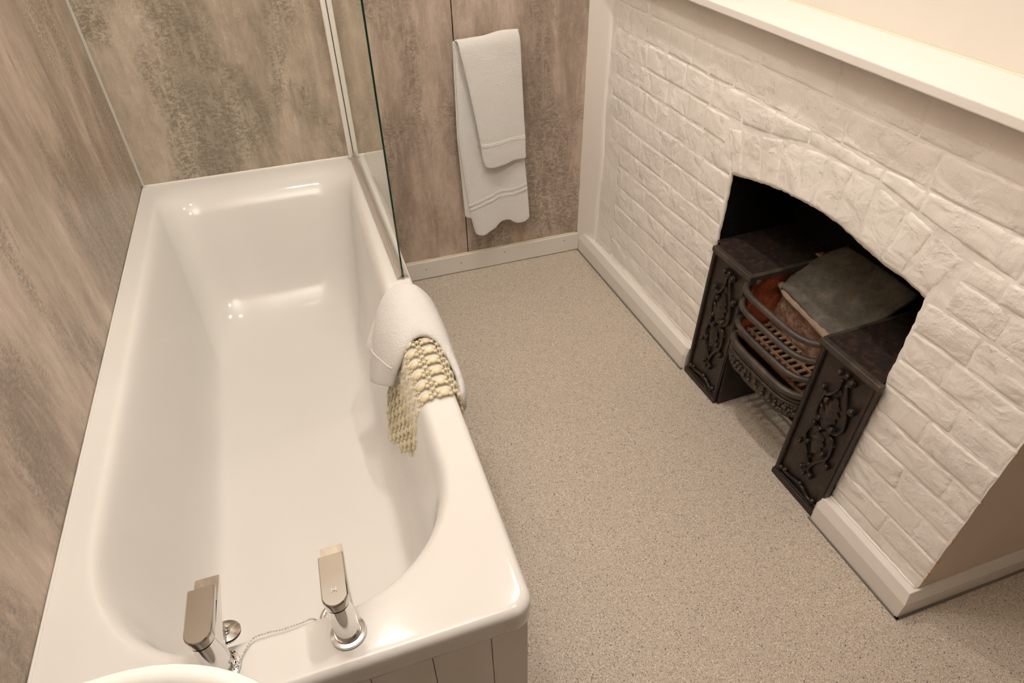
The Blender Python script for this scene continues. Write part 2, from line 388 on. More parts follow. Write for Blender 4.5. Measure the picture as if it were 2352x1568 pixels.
ra = patch(bm, .085, S0, 70, lambda s_: 0., ZTT, 100, None, 1)
rb = patch(bm, S0, S1, 70, lambda s_: intr(s_)+ragb(s_), ZTT, 36)
rc = patch(bm, S1, SC, 30, lambda s_: 0., ZTT, 100, 5, None)
# returns into the recess (white paint lapping round the edge)
def ret(bm, vs, d=.012):
    ex = [bm.verts.new(v_.co - nR*d) for v_ in vs]
    for a, b_, c_, d_ in zip(vs, vs[1:], ex[1:], ex): bm.faces.new((a, b_, c_, d_))
ret(bm, ra[-1][:66], .007); ret(bm, [c_[0] for c_ in rb], .004); ret(bm, rc[0][:66], .004)
# body of the chimney breast behind the skin: left pier, right pier, breast above
wr = obj('wall_right', bm, M['mortar']); struct(wr, 'cream-painted brick chimney breast around the arched fireplace')
bm = bmesh.new()
box(bm, (0.0, BK+.012, 0), (S0-.006, .44, ZT), 0, fSO); box(bm, (S1+.008, BK+.012, 0), (SC-.002, .44, ZT), 0, fSO); box(bm, (S0-.006, BK+.012, .765), (S1+.008, .44, ZT), 0, fSO); box(bm, (S0-.006, RECESS+.006, 0), (S1+.008, .44, .765), 0, fSO)
obj('masonry_core', bm, M['mortar'], wr, False)
# plastered strip filling the corner
bm = bmesh.new()
def stripf(t, z):
    s_ = t*.105 + .012*nz(.3, z, 5)*t; off = -.001 + (BK-.004)*t
    return SO(s_, off - .0012*nz(t*.1, z, 22, 4), z)
rows = [[bm.verts.new(stripf(i/8, ZT*j/60)) for j in range(61)] for i in range(9)]
rows.append([bm.verts.new(stripf(1, ZT*j/60) - nR*.012 + dR*.004) for j in range(61)])
for A, B in zip(rows, rows[1:]):
    for j in range(60): bm.faces.new((A[j], B[j], B[j+1], A[j+1]))
obj('plaster_strip', bm, M['plaster'], wr)
# bricks --------------------------------------------------------
def brick_mesh(c4, proud, seed, nu, nv, rough=.0010):
    """c4: (s,z) bl, br, tr, tl of the visible face"""
    bl, br, tr, tl = [Vector((a, b_)) for a, b_ in c4]
    wd = ((br-bl).length+(tr-tl).length)/2; ht = ((tl-bl).length+(tr-br).length)/2
    e = min(.0036, wd*.2, ht*.25); e2 = e+min(.0045, wd*.12); e3 = e+min(.0045, ht*.14); us = [0, e/wd, e2/wd] + [e2/wd+(1-2*e2/wd)*k/nu for k in range(1, nu)] + [1-e2/wd, 1-e/wd, 1]
    vs_ = [0, e/ht, e3/ht] + [e3/ht+(1-2*e3/ht)*k/nv for k in range(1, nv)] + [1-e3/ht, 1-e/ht, 1]
    verts = []; idx = {}
    lay = proud
    for i, a in enumerate(us):
        for j, b_ in enumerate(vs_):
            p = bl.lerp(br, a).lerp(tl.lerp(tr, a), b_)
            ed = i in (0, len(us)-1) or j in (0, len(vs_)-1)
            wob = .0030*Vector((nz(p.x, p.y, 28, seed), nz(p.x, p.y, 28, seed+5)))
            p = p + wob
            d_ = (BK + .0010 if ed else BK - lay - rough*nz(p.x, p.y, 24, seed) - .0006*nz(p.x, p.y, 75, seed)) - FLD(p.x, p.y)
            if not ed and (i in (1, len(us)-2) or j in (1, len(vs_)-2)): d_ += .0005*noise.noise(Vector((p.x*60, p.y*60, seed)))+.0004
            idx[i, j] = len(verts); verts.append(SO(p.x, d_, p.y))
    faces = [(idx[i, j], idx[i+1, j], idx[i+1, j+1], idx[i, j+1]) for i in range(len(us)-1) for j in range(len(vs_)-1)]
    me = bpy.data.meshes.new('brick'); me.from_pydata(verts, [], faces); me.materials.append(M['brick'])
    for p in me.polygons: p.use_smooth = True
    return link(bpy.data.objects.new('brick', me), wr)
beds = [.022, .101, .168, .240, .312, .386, .461, .533, .608, .681, .755, .823, .895, .970, 1.062]
J = .0030
def course_bricks(sa, sb, z0, z1, cuts, sd, lowfn=None, tilt=0):
    xs = [sa]+sorted(cuts)+[sb]
    for a, b_ in zip(xs, xs[1:]):
        if b_-a < .02: continue
        za = zb = z0
        if lowfn: za, zb = max(z0, lowfn(a)), max(z0, lowfn(b_))
        if z1-max(za, zb) < .020: continue
        j = J*.5
        q = [(a+j, za+j), (b_-j, zb+j), (b_-j, z1-j), (a+j, z1-j)]
        brick_mesh(q, .0004+rnd.random()*.0013, rnd.random()*90, max(1, int((b_-a)/.05)), 2 if z1-z0 > .05 else 1)
def cuts_rand(sa, sb, known, k):
    c_ = [x for x in known if sa+.03 < x < sb-.03]
    out = []; xs = [sa]+c_+[sb]
    for a, b_ in zip(xs, xs[1:]):
        g = b_-a; out.append(a) if a != sa else None
        x = a
        while b_-x > .27:
            step = (.215 if (k+len(out)) % 2 else .108) + rnd.uniform(-.008, .008); x += step
            if b_-x > .045: out.append(x)
    return sorted(set(out))
known = {13: [.317, .590, .836, 1.081, 1.30, 1.52], 12: [.206, .311, .446, .570, .652, .76, .968, 1.136, 1.36, 1.56], 11: [.338, .548, .679, .815, .93],
         10: [.214, .30, .47, .58, .665], 9: [.343, .432, .492, .683, 1.601], 8: [.262, .471, .563, .69, 1.575], 7: [.292, .365, .50, .600, .679],
         6: [.36, .558, .72, 1.61], 5: [.26, .42, .678, 1.568], 4: [.33, .558, .74, 1.66], 3: [.357, .597, .676, 1.575], 2: [.239, .36, .482, .555, .70], 1: [.355, .605, .682, 1.592], 0: [.30, .52, .74, 1.60]}
for k in range(14):
    z0, z1 = beds[k], beds[k+1]
    lft = .125 + (.095 if z0 < .52 else .035*rnd.random()); kn = known.get(k, [])
    if k <= 9:
        course_bricks(lft, S0-.003, z0, z1, cuts_rand(lft, S0, kn, k), k)
        dz = .022 if z1 < .70 else .02
        if k < 9: course_bricks(S1+.004, SC+.0005, z0+dz, z1+dz, cuts_rand(S1, SC, kn, k+1), k)
    else:
        course_bricks(lft, .772 if k == 10 else SC+.0005 if k > 10 else S0, z0, z1, cuts_rand(lft, SC if k > 10 else .772, kn, k), k, (lambda s_: extr(s_)+.006 if s_ > .77 else 0) if k > 10 else None)
        if k == 10: course_bricks(1.488, SC+.0005, .706, .775, [1.60], k); course_bricks(1.492, SC+.0005, .775, .823, [1.565], k)
# ring of upright voussoirs over the opening
vt = [.768, .828, .900, .973, 1.042, 1.119, 1.189, 1.259, 1.342, 1.409, 1.479]; vb = [.820, .858, .928, .993, 1.062, 1.113, 1.183, 1.257, 1.326, 1.381, 1.449]
for i in range(10):
    a, b_, c_, d_ = vb[i], vb[i+1], vt[i+1], vt[i]; j = .0022
    brick_mesh([(a+j, intr(a)+.0035), (b_-j, intr(b_)+.0035), (c_-j, extr(c_)-.002), (d_+j, extr(d_)-.002)], .0004+rnd.random()*.0009, rnd.random()*50, 2, 4)
# chips of raw brick at the outer arris
for z_ in (.125, .150, .195, .265, .285, .40, .545, .60):
    bm = bmesh.new(); ball(bm, SO(SC+.0005, BK+.002, z_), .0042, (.5, .7, 1.1), 7, 5)
    for v_ in bm.verts: v_.co += Vector((nz(v_.co.x, v_.co.z, 300), nz(v_.co.y, v_.co.z, 300), nz(v_.co.x, v_.co.y, 300)))*.0022
    obj('chip', bm, M['raw_brick'], wr)
# soot-black recess
bm = bmesh.new()
def rq(pts): bm.faces.new([bm.verts.new(SO(*p)) for p in pts])
d0 = BK+.007
def jam(s_fn, sd):
    rows = [[bm.verts.new(SO(s_fn(z_)+.002*nz(o_, z_, 20, sd), o_, z_)) for z_ in [i*.7/24 for i in range(25)]] for o_ in [d0+(RECESS-d0)*k/8 for k in range(9)]]
    for A, B in zip(rows, rows[1:]):
        for j_ in range(24): bm.faces.new((A[j_], B[j_], B[j_+1], A[j_+1]))
jam(lambda z_: S0-.004, 2); jam(lambda z_: S1+.006, 3)
rows = [[bm.verts.new(SO(s_, o_, (intr(s_)+.004) if o_ < .2 else intr(s_)+.004)) for s_ in [S0-.006+(S1-S0+.014)*i/30 for i in range(31)]] for o_ in (d0-.004, .15, RECESS)]
for A, B in zip(rows, rows[1:]):
    for j_ in range(30): bm.faces.new((A[j_], B[j_], B[j_+1], A[j_+1]))
rows = [[bm.verts.new(SO(s_, RECESS+.003*nz(s_, z_, 18), z_)) for z_ in [i*.76/20 for i in range(21)]] for s_ in [S0-.006+(S1-S0+.014)*i/20 for i in range(21)]]
for A, B in zip(rows, rows[1:]):
    for j_ in range(20): bm.faces.new((A[j_], B[j_], B[j_+1], A[j_+1]))
obj('recess_lining', bm, M['soot'], wr)
# smooth plastered return of the breast, facing the camera, and its upper wall above the shelf
CP = SO(SC, BK, 0); YRET = CP.y
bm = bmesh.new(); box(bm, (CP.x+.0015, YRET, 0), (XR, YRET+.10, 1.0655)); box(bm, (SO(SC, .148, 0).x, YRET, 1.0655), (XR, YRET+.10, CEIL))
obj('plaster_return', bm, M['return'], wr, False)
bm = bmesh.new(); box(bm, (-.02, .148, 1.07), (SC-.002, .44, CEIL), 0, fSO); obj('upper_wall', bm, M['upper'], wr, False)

# ---- skirting boards
def skirt(name, path, prof, mat, label, ends=None):
    """path: list of (point, outward normal); prof: (out,z)"""
    bm = bmesh.new(); rings = []
    for p, n_ in path: rings.append([bm.verts.new(p + n_*o_ + Vector((0, 0, z_))) for o_, z_ in prof])
    for A, B in zip(rings, rings[1:]):
        for k in range(len(prof)): bm.faces.new((A[k], A[(k+1) % len(prof)], B[(k+1) % len(prof)], B[k]))
    bm.faces.new(rings[0]); bm.faces.new(rings[-1][::-1])
    o = obj(name, bm, mat, smooth=False); md = o.modifiers.new('b', 'BEVEL'); md.width = .0012; md.segments = 2; md.limit_method = 'ANGLE'
    return struct(o, label)
prof = [(-.034, .002), (0, .002), (0, .056), (-.010, .086), (-.034, .086)]
e1 = SO(.812, 0, 0); 
b1 = skirt('baseboard_right', [(SO(0.002, 0, 0), nR), (SO(.812, 0, 0), nR), (SO(.821, .009, 0), nR*.75)], prof, M['gloss_white'], 'cream bevelled skirting left of the fireplace')
cor = SO(SC+.0135, 0, 0); 
n2 = Vector((0, -1, 0))
# the mitred corner: right-hand run then the return run
bm = bmesh.new(); rings = []
for p, fx in ((SO(1.438, .009, 0), 'a'), (SO(1.447, 0, 0), 'a'), (None, 'c'), (Vector((XR-.001, 0, 0)), 'r')):
    ring = []
    for o_, z_ in prof:
        if fx == 'a': q = p + nR*o_*(1 if p != SO(1.438, .009, 0) else .75)
        elif fx == 'c':
            # intersection of offset lines
            yy = YRET - .0145 - o_ ; yy = YRET - .0145 - o_*.95
            A_ = SO(0, 0, 0) + nR*o_; t_ = (yy-A_.y)/dR.y; q = A_ + dR*t_
        else: q = Vector((p.x, YRET - .0145 - o_*.95, 0))
        ring.append(bm.verts.new((q.x, q.y, z_)))
    rings.append(ring)
for A, B in zip(rings, rings[1:]):
    for k in range(5): bm.faces.new((A[k], A[(k+1) % 5], B[(k+1) % 5], B[k]))
bm.faces.new(rings[0]); bm.faces.new(rings[-1][::-1])
b2 = obj('baseboard_return', bm, M['gloss_white'], smooth=False); md = b2.modifiers.new('b', 'BEVEL'); md.width = .0012; md.segments = 2; md.limit_method = 'ANGLE'
struct(b2, 'cream bevelled skirting wrapping the corner right of the fireplace')
bm = bmesh.new(); box(bm, (W+.003, L-.012, .003), (RX-.0005, L-.0005, .078), .0015)
b3 = struct(obj('baseboard_back', bm, M['gloss_white'], smooth=False), 'flat cream skirting under the hanging towel')
bm = bmesh.new(); tube(bm, [(W+.01+(RX-W-.02)*i/40, L-.002, .0795+.0006*math.sin(i*1.7)) for i in range(41)], .0035, 6); obj('sealant_line', bm, M['old_sealant'], b3)
for x_ in (.86, 1.003, 1.185, 1.445):
    bm = bmesh.new(); lathe(bm, [(0, 0), (.0016, 0), (.0022, -.0012)], (0, 0, 0), 10)
    for v_ in bm.verts: v_.co = Vector((x_+v_.co.x, L-.0123-v_.co.z*.0, .045+v_.co.y + .012*(x_ > 1.1)))
    obj('nail_hole', bm, M['dark_gap'], b3)
# dark cove line sealing vinyl to skirting
bm = bmesh.new(); box(bm, (.0, -.004, .0002), (.820, .004, .0042), 0, fSO); box(bm, (1.44, -.004, .0002), (SC+.018, .004, .0042), 0, fSO)
box(bm, (SO(SC+.013, -.004, 0).x, YRET-.0195, .0002), (XR, YRET-.010, .0042)); struct(obj('trim_2', bm, M['grey_cove'], smooth=False), 'thin dark grey sealing line along the foot of the skirting')
# old sealant along top of right skirting
bm = bmesh.new(); tube(bm, [SO(.11+.70*i/50, .031+.0015*nz(i, 0, .7), .087+.0008*nz(i, 3, .7)) for i in range(51)], .0032, 6); obj('sealant_line', bm, M['sealant'], b1)
bm = bmesh.new(); tube(bm, [SO(1.45+.27*i/30, .031+.0015*nz(i, 0, .7), .087+.0008*nz(i, 3, .7)) for i in range(31)], .0036, 6); obj('sealant_line', bm, M['sealant'], b2)

# ---- mantel shelf over the brickwork
sh = empty('mantel_shelf', SO(.9, .06, 1.06)); tag(sh, 'wide cream-painted mantel shelf running above the brick fireplace', 'shelf')
def place(o, par):     # keep world geometry while parented to a moved empty
    o.parent = par; o.matrix_parent_inverse = Matrix.Translation(-par.location); return o
bm = bmesh.new(); box(bm, (.0015, -.020, 1.066), (SC+.035, .1475, 1.0845), .0025, fSO); place(obj('shelf_board', bm, M['gloss_white'], smooth=False), sh)
bm = bmesh.new(); box(bm, (.0015, BK-.017, 1.049), (SC-.001, BK+.004, 1.0665), .003, fSO); place(obj('moulding', bm, M['gloss_white'], smooth=False), sh)
bm = bmesh.new(); tube(bm, [SO(.02+1.69*i/90, .1465+.001*nz(i, 1, .5), 1.0838+.0012*nz(i, 0, .3)) for i in range(91)], .0038, 6); place(obj('sealant_line', bm, M['old_sealant']), sh)
bpy.context.view_layer.update()

# ================================================================ BATH
def contour(x0, x1, y0, y1, rad, na=14, nx=6, ny=26):
    """rad: radii (rx,ry) for corners near-left, near-right, far-right, far-left; counter-clockwise from left side"""
    (a0, b0), (a1, b1_), (a2, b2_), (a3, b3_) = rad; pts = []
    def arc(cx, cy, rx, ry, t0):
        for k in range(na+1):
            t = t0+PI/2*k/na; pts.append((cx+rx*math.cos(t), cy+ry*math.sin(t)))
    def line(p, q, n_):
        for k in range(1, n_): pts.append((p[0]+(q[0]-p[0])*k/n_, p[1]+(q[1]-p[1])*k/n_))
    arc(x0+a0, y0+b0, a0, b0, PI); line((x0+a0, y0), (x1-a1, y0), nx)
    arc(x1-a1, y0+b1_, a1, b1_, -PI/2); line((x1, y0+b1_), (x1, y1-b2_), ny)
    arc(x1-a2, y1-b2_, a2, b2_, 0); line((x1-a2, y1), (x0+a3, y1), nx)
    arc(x0+a3, y1-b3_, a3, b3_, PI/2); line((x0, y1-b3_), (x0, y0+b0), ny)
    return pts
TOP = contour(.044, .643, .076, 1.682, [(.20, .28), (.23, .24), (.09, .09), (.09, .09)])
BOT = contour(.150, .520, .190, 1.240, [(.12, .12), (.12, .12), (.13, .13), (.13, .13)])
ZB = .165
bath = empty('bathtub', (W/2, L/2, 0)); tag(bath, 'cream-white rectangular bath with two chrome taps, standing against the panelled wall', 'bathtub')
bm = bmesh.new(); rings = []
def ring(pts, z): rings.append([bm.verts.new((x, y, z)) for x, y in pts])
OUT = lambda i: contour(.0006, W-i, i-.002, L-.0006, [(.012, .012), (.034-i*.5, .034-i*.5), (.012, .012), (.012, .012)])
ring(OUT(.030), H-.056); ring(OUT(.004), H-.056); ring(OUT(0), H-.052); ring(OUT(0), H-.018)
for k in range(1, 7):
    t = PI/2*k/6; ring(OUT(.0145*(1-math.cos(t))), H-.0145+.0145*math.sin(t)-.0005)
ring(OUT(.026), H-.0008)
# slightly dished rim towards the inner break
def mixr(A, B, t): return [(a[0]+(b_[0]-a[0])*t, a[1]+(b_[1]-a[1])*t) for a, b_ in zip(A, B)]
rim_o = OUT(.026)
ring(mixr(rim_o, TOP, .7), H-.0015)
prof_ad = [(0, .004), (.05, .008), (.10, .018), (.145, .036), (.185, .064), (.22, .105), (.255, .16), (.295, .24), (.34, .34), (.385, .44), (.43, .54), (.475, .64), (.525, .735), (.585, .82), (.66, .895), (.75, .95), (.87, .985), (1.0, 1.0)]
for a, d_ in prof_ad: ring(mixr(TOP, BOT, a), H - (H-ZB)*d_)
cx, cy = .365, .31
for t in (.35, .65, .88, .97): ring([(x+(cx-x)*t, y+(cy-y)*t) for x, y in BOT], ZB-.004*t)
for A, B in zip(rings, rings[1:]):
    n_ = len(A)
    for k in range(n_): bm.faces.new((A[k], A[(k+1) % n_], B[(k+1) % n_], B[k]))
bm.faces.new(rings[-1][::-1])
sh_ = obj('tub', bm, M['enamel']); place(sh_, bath)
md = sh_.modifiers.new('s', 'SUBSURF'); md.levels = 1; md.render_levels = 1
# drain
DC = (.372, .300, ZB-.0015)
bm = bmesh.new(); lathe(bm, [(.0365, 0), (.0365, .0030), (.034, .0044), (.028, .0040), (.0255, .0020), (.0245, -.010), (.019, -.014), (0, -.014)], DC, 40); place(sharp(obj('drain', bm, M['chrome'])), bath)
bm = bmesh.new(); lathe(bm, [(.0, 0), (.019, 0)], (DC[0], DC[1], DC[2]-.0125), 24); place(obj('drain_cup', bm, M['dark_gap']), bath)
# sealant along the walls
bm = bmesh.new(); tube(bm, [(.0032, .0+L*i/60, H-.0012+.0006*nz(i, 0, .6)) for i in range(61)], .0030, 6); place(obj('sealant_line', bm, M['enamel']), bath)
bm = bmesh.new(); tube(bm, [(.004+(W-.006)*i/40, L-.0042, H-.0006+.0008*nz(i, 2, .6)) for i in range(41)], .0040, 6); place(obj('sealant_line', bm, M['white_plastic']), bath)
# timber panelling under the rim: end panel boards face the camera, side panel boards face the room
bp = empty('bath_casing', (W/2, .02, 0)); tag(bp, 'cream-painted tongue-and-groove boards boxing in the bath below its rim', 'bath casing')
PT = H-.0575
xs = [.012, .095, .197, .2985, .4415-.048+.0, .441, .537, .632, .6935]
xs = [.010, .058, .154, .250, .345, .441, .537, .632, .6935]
for a, b_ in zip(xs, xs[1:]):
    bm = bmesh.new(); box(bm, (a+.0004, .0205, .002), (b_-.0004, .033, PT-.003), .0018)
    for v_ in bm.verts: v_.co.y += .0008*nz(v_.co.x, v_.co.z, 9)
    place(obj('board', bm, M['gloss_white'], smooth=False), bp)
bm = bmesh.new(); box(bm, (.010, .028, .002), (.690, .040, PT-.001)); place(obj('backing', bm, M['dark_gap'], smooth=False), bp)
ny_ = 17; 
for i in range(ny_):
    a = .036+(L-.055)*i/ny_; b_ = .036+(L-.055)*(i+1)/ny_
    bm = bmesh.new(); box(bm, (.681, a+.0009, .002), (.6935, b_-.0009, PT-.003), .0018); place(obj('board', bm, M['gloss_white'], smooth=False), bp)
bm = bmesh.new(); box(bm, (.676, .030, .002), (.686, L-.016, PT-.001)); place(obj('backing', bm, M['dark_gap'], smooth=False), bp)
bm = bmesh.new(); tube(bm, [(.012+(.679)*i/60, .0185+.0014*nz(i, 0, .5), PT+.0010+.0014*nz(i, 7, .45)) for i in range(61)], .0050, 7); place(obj('sealant_line', bm, M['sealant']), bp)

# ---------------------------------------------------------------- taps
def make_tap(cx, cy, hot, label):
    t = empty('bath_tap', (cx, cy, H)); tag(t, label, 'tap', 'pair of chrome bath taps')
    bm = bmesh.new(); lathe(bm, [(0, 0), (.0250, 0), (.0258, .0015), (.0256, .0036), (.0248, .0050), (.0200, .0062), (.0190, .0075), (.0, .0075)], (0, 0, 0), 48); sharp(obj('base_flange', bm, M['chrome'], t), 25)
    # body: round column that sweeps forward into a flat-topped spout
    bm = bmesh.new(); R_ = .0178; rings = []; n_ = 32
    hs = [.006, .02, .04, .055, .066, .076, .084, .0885]
    for h in hs:
        # stadium cross-section growing towards +y with height
        e = smi([(0, 0), (.030, .0), (.050, .018), (.066, .052), (.076, .082), (.084, .094), (.09, .095)], h)
        wsc = smi([(0, 1), (.05, 1), (.0885, .93)], h)
        ring_ = []
        for k in range(n_):
            th = -PI + 2*PI*k/n_ + PI/n_; cx_, sy_ = math.cos(th), math.sin(th)
            x = R_*wsc*cx_; y = R_*sy_
            if sy_ > 0 and e > 0:
                # squared-off end
                q = e/(.095); pw = 1-.72*min(1, q*1.3)
                x = R_*wsc*math.copysign(abs(cx_)**pw, cx_); y = R_*(abs(sy_)**pw)*(1-.75*q) + e*min(1, abs(sy_)*(1+3*q))
            ring_.append(bm.verts.new((x, y, h - max(0, y-.010)*.16*max(0, (h-.05)/.0385))))
        rings.append(ring_)
    # underside of the spout bows: fold the forward part of the lower rings upwards handled by growth curve
    for A, B in zip(rings, rings[1:]):
        for k in range(n_): bm.faces.new((A[k], A[(k+1) % n_], B[(k+1) % n_], B[k]))
    bm.faces.new(rings[0][::-1]); bm.faces.new(rings[-1])
    o = obj('body', bm, M['chrome'], t); sharp(o, 40)
    # slot joint
    bm = bmesh.new(); lathe(bm, [(0, 0), (.0166, 0), (.0166, .0022), (0, .0022)], (0, 0, .0885), 32); obj('joint_ring', bm, M['dark_gap'], t)
    # lever: collar and long flat plate with round rear and square front
    def plan(inset):
        pts = []
        for k in range(17):
            th = PI + PI*k/16; pts.append(((.0180-inset)*math.cos(th), (.0180-inset)*math.sin(th)))
        pts += [(.0180-inset, .066-inset), (.0172-inset, .0685-inset), (-.0172+inset, .0685-inset), (-.0180+inset, .066-inset)]
        return pts
    bm = bmesh.new(); rings = []
    for ins, z_, cut in ((.0012, .0905, 1), (0, .0918, 1), (0, .1035, 0), (.0005, .1060, 0), (.0020, .1075, 0)):
        ring_ = []
        for x, y in plan(ins):
            yy = y
            zz = z_
            if y > .012: zz = z_ - (y-.012)*.13 + (.0085 if cut else 0)      # lever lifts off the spout, thinner in front
            ring_.append(bm.verts.new((x, yy, zz)))
        rings.append(ring_)
    n_ = len(rings[0])
    for A, B in zip(rings, rings[1:]):
        for k in range(n_): bm.faces.new((A[k], A[(k+1) % n_], B[(k+1) % n_], B[k]))
    bm.faces.new(rings[0][::-1]); bm.faces.new(rings[-1])
    lev = obj('lever', bm, M['chrome_dimmed'], t); sharp(lev, 38)
    if hot:
        bm = bmesh.new()
        for a, b_ in (((-.0032, .004), (-.0024, .0102)), ((.0024, .004), (.0032, .0102)), ((-.0026, .0067), (.0026, .0075))): box(bm, (a[0], a[1], .1075), (b_[0], b_[1], .1078))
        h_ = obj('letter_h', bm, M['etched'], lev, False)
    # aerator under spout tip
    bm = bmesh.new(); lathe(bm, [(0, 0), (.0085, 0), (.0092, .002), (.0092, .010)], (0, .086, .0555), 20); obj('aerator', bm, M['chrome'], t)
    return t
make_tap(.4295, .050, True, 'chrome hot bath tap engraved H, nearer the outer corner of the bath')
make_tap(.2560, .056, False, 'chrome bath tap beside the basin with the plug chain wound round its foot')

# ---------------------------------------------------------------- plug and chain
pl = empty('bath_plug', (.264, .092, H)); tag(pl, 'small round chrome bath plug with black washer, resting behind the left tap', 'plug')
tl = Matrix.Rotation(-.22, 4, 'X') @ Matrix.Rotation(.18, 4, 'Y')
def plug_part(prof, mat, nm):
    bm = bmesh.new(); lathe(bm, prof, (0, 0, 0), 32)
    for v_ in bm.verts: v_.co = (tl @ v_.co) + Vector((0, .006, .0080))
    sharp(obj(nm, bm, mat, pl), 25)
plug_part([(0, 0), (.0165, 0), (.0178, .0055)], M['chrome'], 'plug_seat'); plug_part([(.017, .0052), (.0195, .0055), (.0195, .0075), (.017, .0078)], M['rubber'], 'washer')
plug_part([(.0185, .0078), (.0195, .0092), (.012, .0112), (.0055, .0118), (.0050, .0155), (.0060, .0185), (.0045, .0205), (0, .021)], M['chrome'], 'cap')
cp = [(.256+.021, .050, .009), (.262, .033, .009), (.240, .040, .009), (.2365, .062, .010), (.252, .0775, .012), (.272, .070, .013), (.2795, .052, .012), (.2795, .049, .0095), (.2815, .060, .0022), (.2925, .0775, .0020), (.3015, .0855, .0018), (.320, .0865, .0015), (.338, .0845, .0012), (.352, .0850, .001), (.366, .0875, -.002), (.376, .094, -.010), (.382, .102, -.030), (.384, .108, -.060), (.384, .112, -.100)]
pth = smooth_path([Vector((a, b_, H+c_+.0012)) for a, b_, c_ in cp], 24)
beads = [pth[0]]; acc = 0
for a, b_ in zip(pth, pth[1:]):
    acc += (b_-a).length
    if acc > .0038: beads.append(b_); acc = 0
ch = empty('plug_chain', beads[0]); tag(ch, 'thin chrome ball chain running from the left tap foot across the rim into the bath', 'chain')
bm = bmesh.new(); bmesh.ops.create_uvsphere(bm, u_segments=8, v_segments=5, radius=.00150)
first = obj('bead', bm, M['chrome'], ch); first.location = (0, 0, 0)
for p in beads[1:290]:
    c_ = first.copy(); sc.collection.objects.link(c_); c_.location = p-beads[0]
bm = bmesh.new(); tube(bm, pth[::3], .00035, 4); place(obj('link_wire', bm, M['chrome']), ch)

# ---------------------------------------------------------------- wash basin (front edge only enters the frame)
bs = empty('wash_basin', (.2, -.285, .80)); tag(bs, 'white ceramic wash basin whose curved rim shows at the bottom left', 'basin')
def bplan(k, dy=0):
    pts = []; A, B = .222-k, .232-k
    for i in range(33):
        th = -PI/2 + PI*i/32; pts.append((.220+A*math.cos(th), -.285+B*math.sin(th)))
    pts.append((.11, -.285+B)); pts.append((.004+k, -.285+B-.004)); pts.append((.004+k, -.285)); pts.append((.004+k, -.285-B+.004)); pts.append((.11, -.285-B))
    return pts
bm = bmesh.new(); rings = []
for k, z_ in ((.10, .64), (.07, .665), (.035, .71), (.012, .76), (.002, .785), (0, .795), (.002, .7985), (.006, .800), (.012, .8000), (.018, .7975), (.024, .790), (.034, .770), (.052, .735), (.085, .690), (.13, .665), (.19, .658)):
    ring_ = [bm.verts.new((x, y, z_)) for x, y in bplan(k)]; rings.append(ring_)
for A, B in zip(rings, rings[1:]):
    n_ = len(A)
    for k in range(n_): bm.faces.new((A[k], A[(k+1) % n_], B[(k+1) % n_], B[k]))
bm.faces.new(rings[0][::-1]); bm.faces.new(rings[-1])
place(obj('bowl', bm, M['ceramic']), bs)
bm = bmesh.new(); lathe(bm, [(.11, 0), (.085, .15), (.075, .40), (.085, .60), (.11, .645)], (.16, -.285, .0), 32); place(obj('pedestal', bm, M['ceramic']), bs)
bm = bmesh.new(); lathe(bm, [(.021, 0), (.021, .002), (.015, .003), (.014, -.004), (0, -.004)], (.22, -.285, .659), 24); place(obj('waste', bm, M['chrome']), bs)

# ================================================================ SHOWER SCREEN
ss = empty('shower_screen', (.661, L-.01, H)); tag(ss, 'clear glass shower screen with white wall channel at the far end of the bath', 'shower screen')
g0 = Vector((.6630, L-.020, 0)); g1 = Vector((.6785, .916, 0)); gd = (g1-g0).normalized(); gn = Vector((gd.y, -gd.x, 0))
if gn.x > 0: gn = -gn
ZG0, ZG1 = H+.013, 1.95
bm = bmesh.new(); th = .0021
def P(p, n_, z): q = p+gn*n_; return (q.x, q.y, z)
v8 = [bm.verts.new(P(p, n_, z)) for p in (g0, g1) for n_ in (th, -th) for z in (ZG0, ZG1)]
fs = [((0, 1, 5, 4), 0), ((2, 6, 7, 3), 0), ((4, 5, 7, 6), 1), ((0, 2, 3, 1), 1), ((0, 4, 6, 2), 1), ((1, 3, 7, 5), 1)]
for q, mi in fs: ff = bm.faces.new([v8[i] for i in q]); ff.material_index = mi
place(obj('glass_pane', bm, [M['glass'], M['glass_edge']], smooth=False), ss)
for a, nm in ((-.0165, 'wall_channel'), (.0008, 'hinge_channel')):
    bm = bmesh.new(); n0 = .661+a; box(bm, (n0, L-.034, H+.004), (n0+.0155, L-.0005, ZG1), .0045, None, 3); place(obj(nm, bm, M['white_plastic']), ss)
bm = bmesh.new(); box(bm, (.6600, L-.030, H+.004), (.6620, L-.002, ZG1)); place(obj('joint_gap', bm, M['dark_gap'], smooth=False), ss)
# clear drip seal: a clip on the foot of the glass with a fin each side
bm = bmesh.new()
for prof_ in ([(th+.0002, .014), (th+.0016, .014), (th+.0018, .003), (.0150, -.0095), (.0135, -.0105), (th+.0002, .000)], [(-th-.0002, .014), (-th-.0016, .014), (-th-.0018, .003), (-.0150, -.0095), (-.0135, -.0105), (-th-.0002, .000)], [(-th-.0002, -.001), (-th-.0002, -.0035), (th+.0002, -.0035), (th+.0002, -.001)]):
    a0 = g0+gd*.012; a1 = g1
    prism(bm, prof_, 0, 1, lambda a, b_, d: Vector(P(a0.lerp(a1, d), a, ZG0+b_)))
place(obj('drip_seal', bm, M['seal_strip'], smooth=False), ss)
bm = bmesh.new(); prism(bm, [(-.0022, -.0012), (.0022, -.0012), (.0022, -.0004), (-.0022, -.0004)], 0, 1, lambda a, b_, d: Vector(P(g0.lerp(g1, d), a, ZG0+b_))); place(obj('limescale_line', bm, M['limescale'], smooth=False), ss)
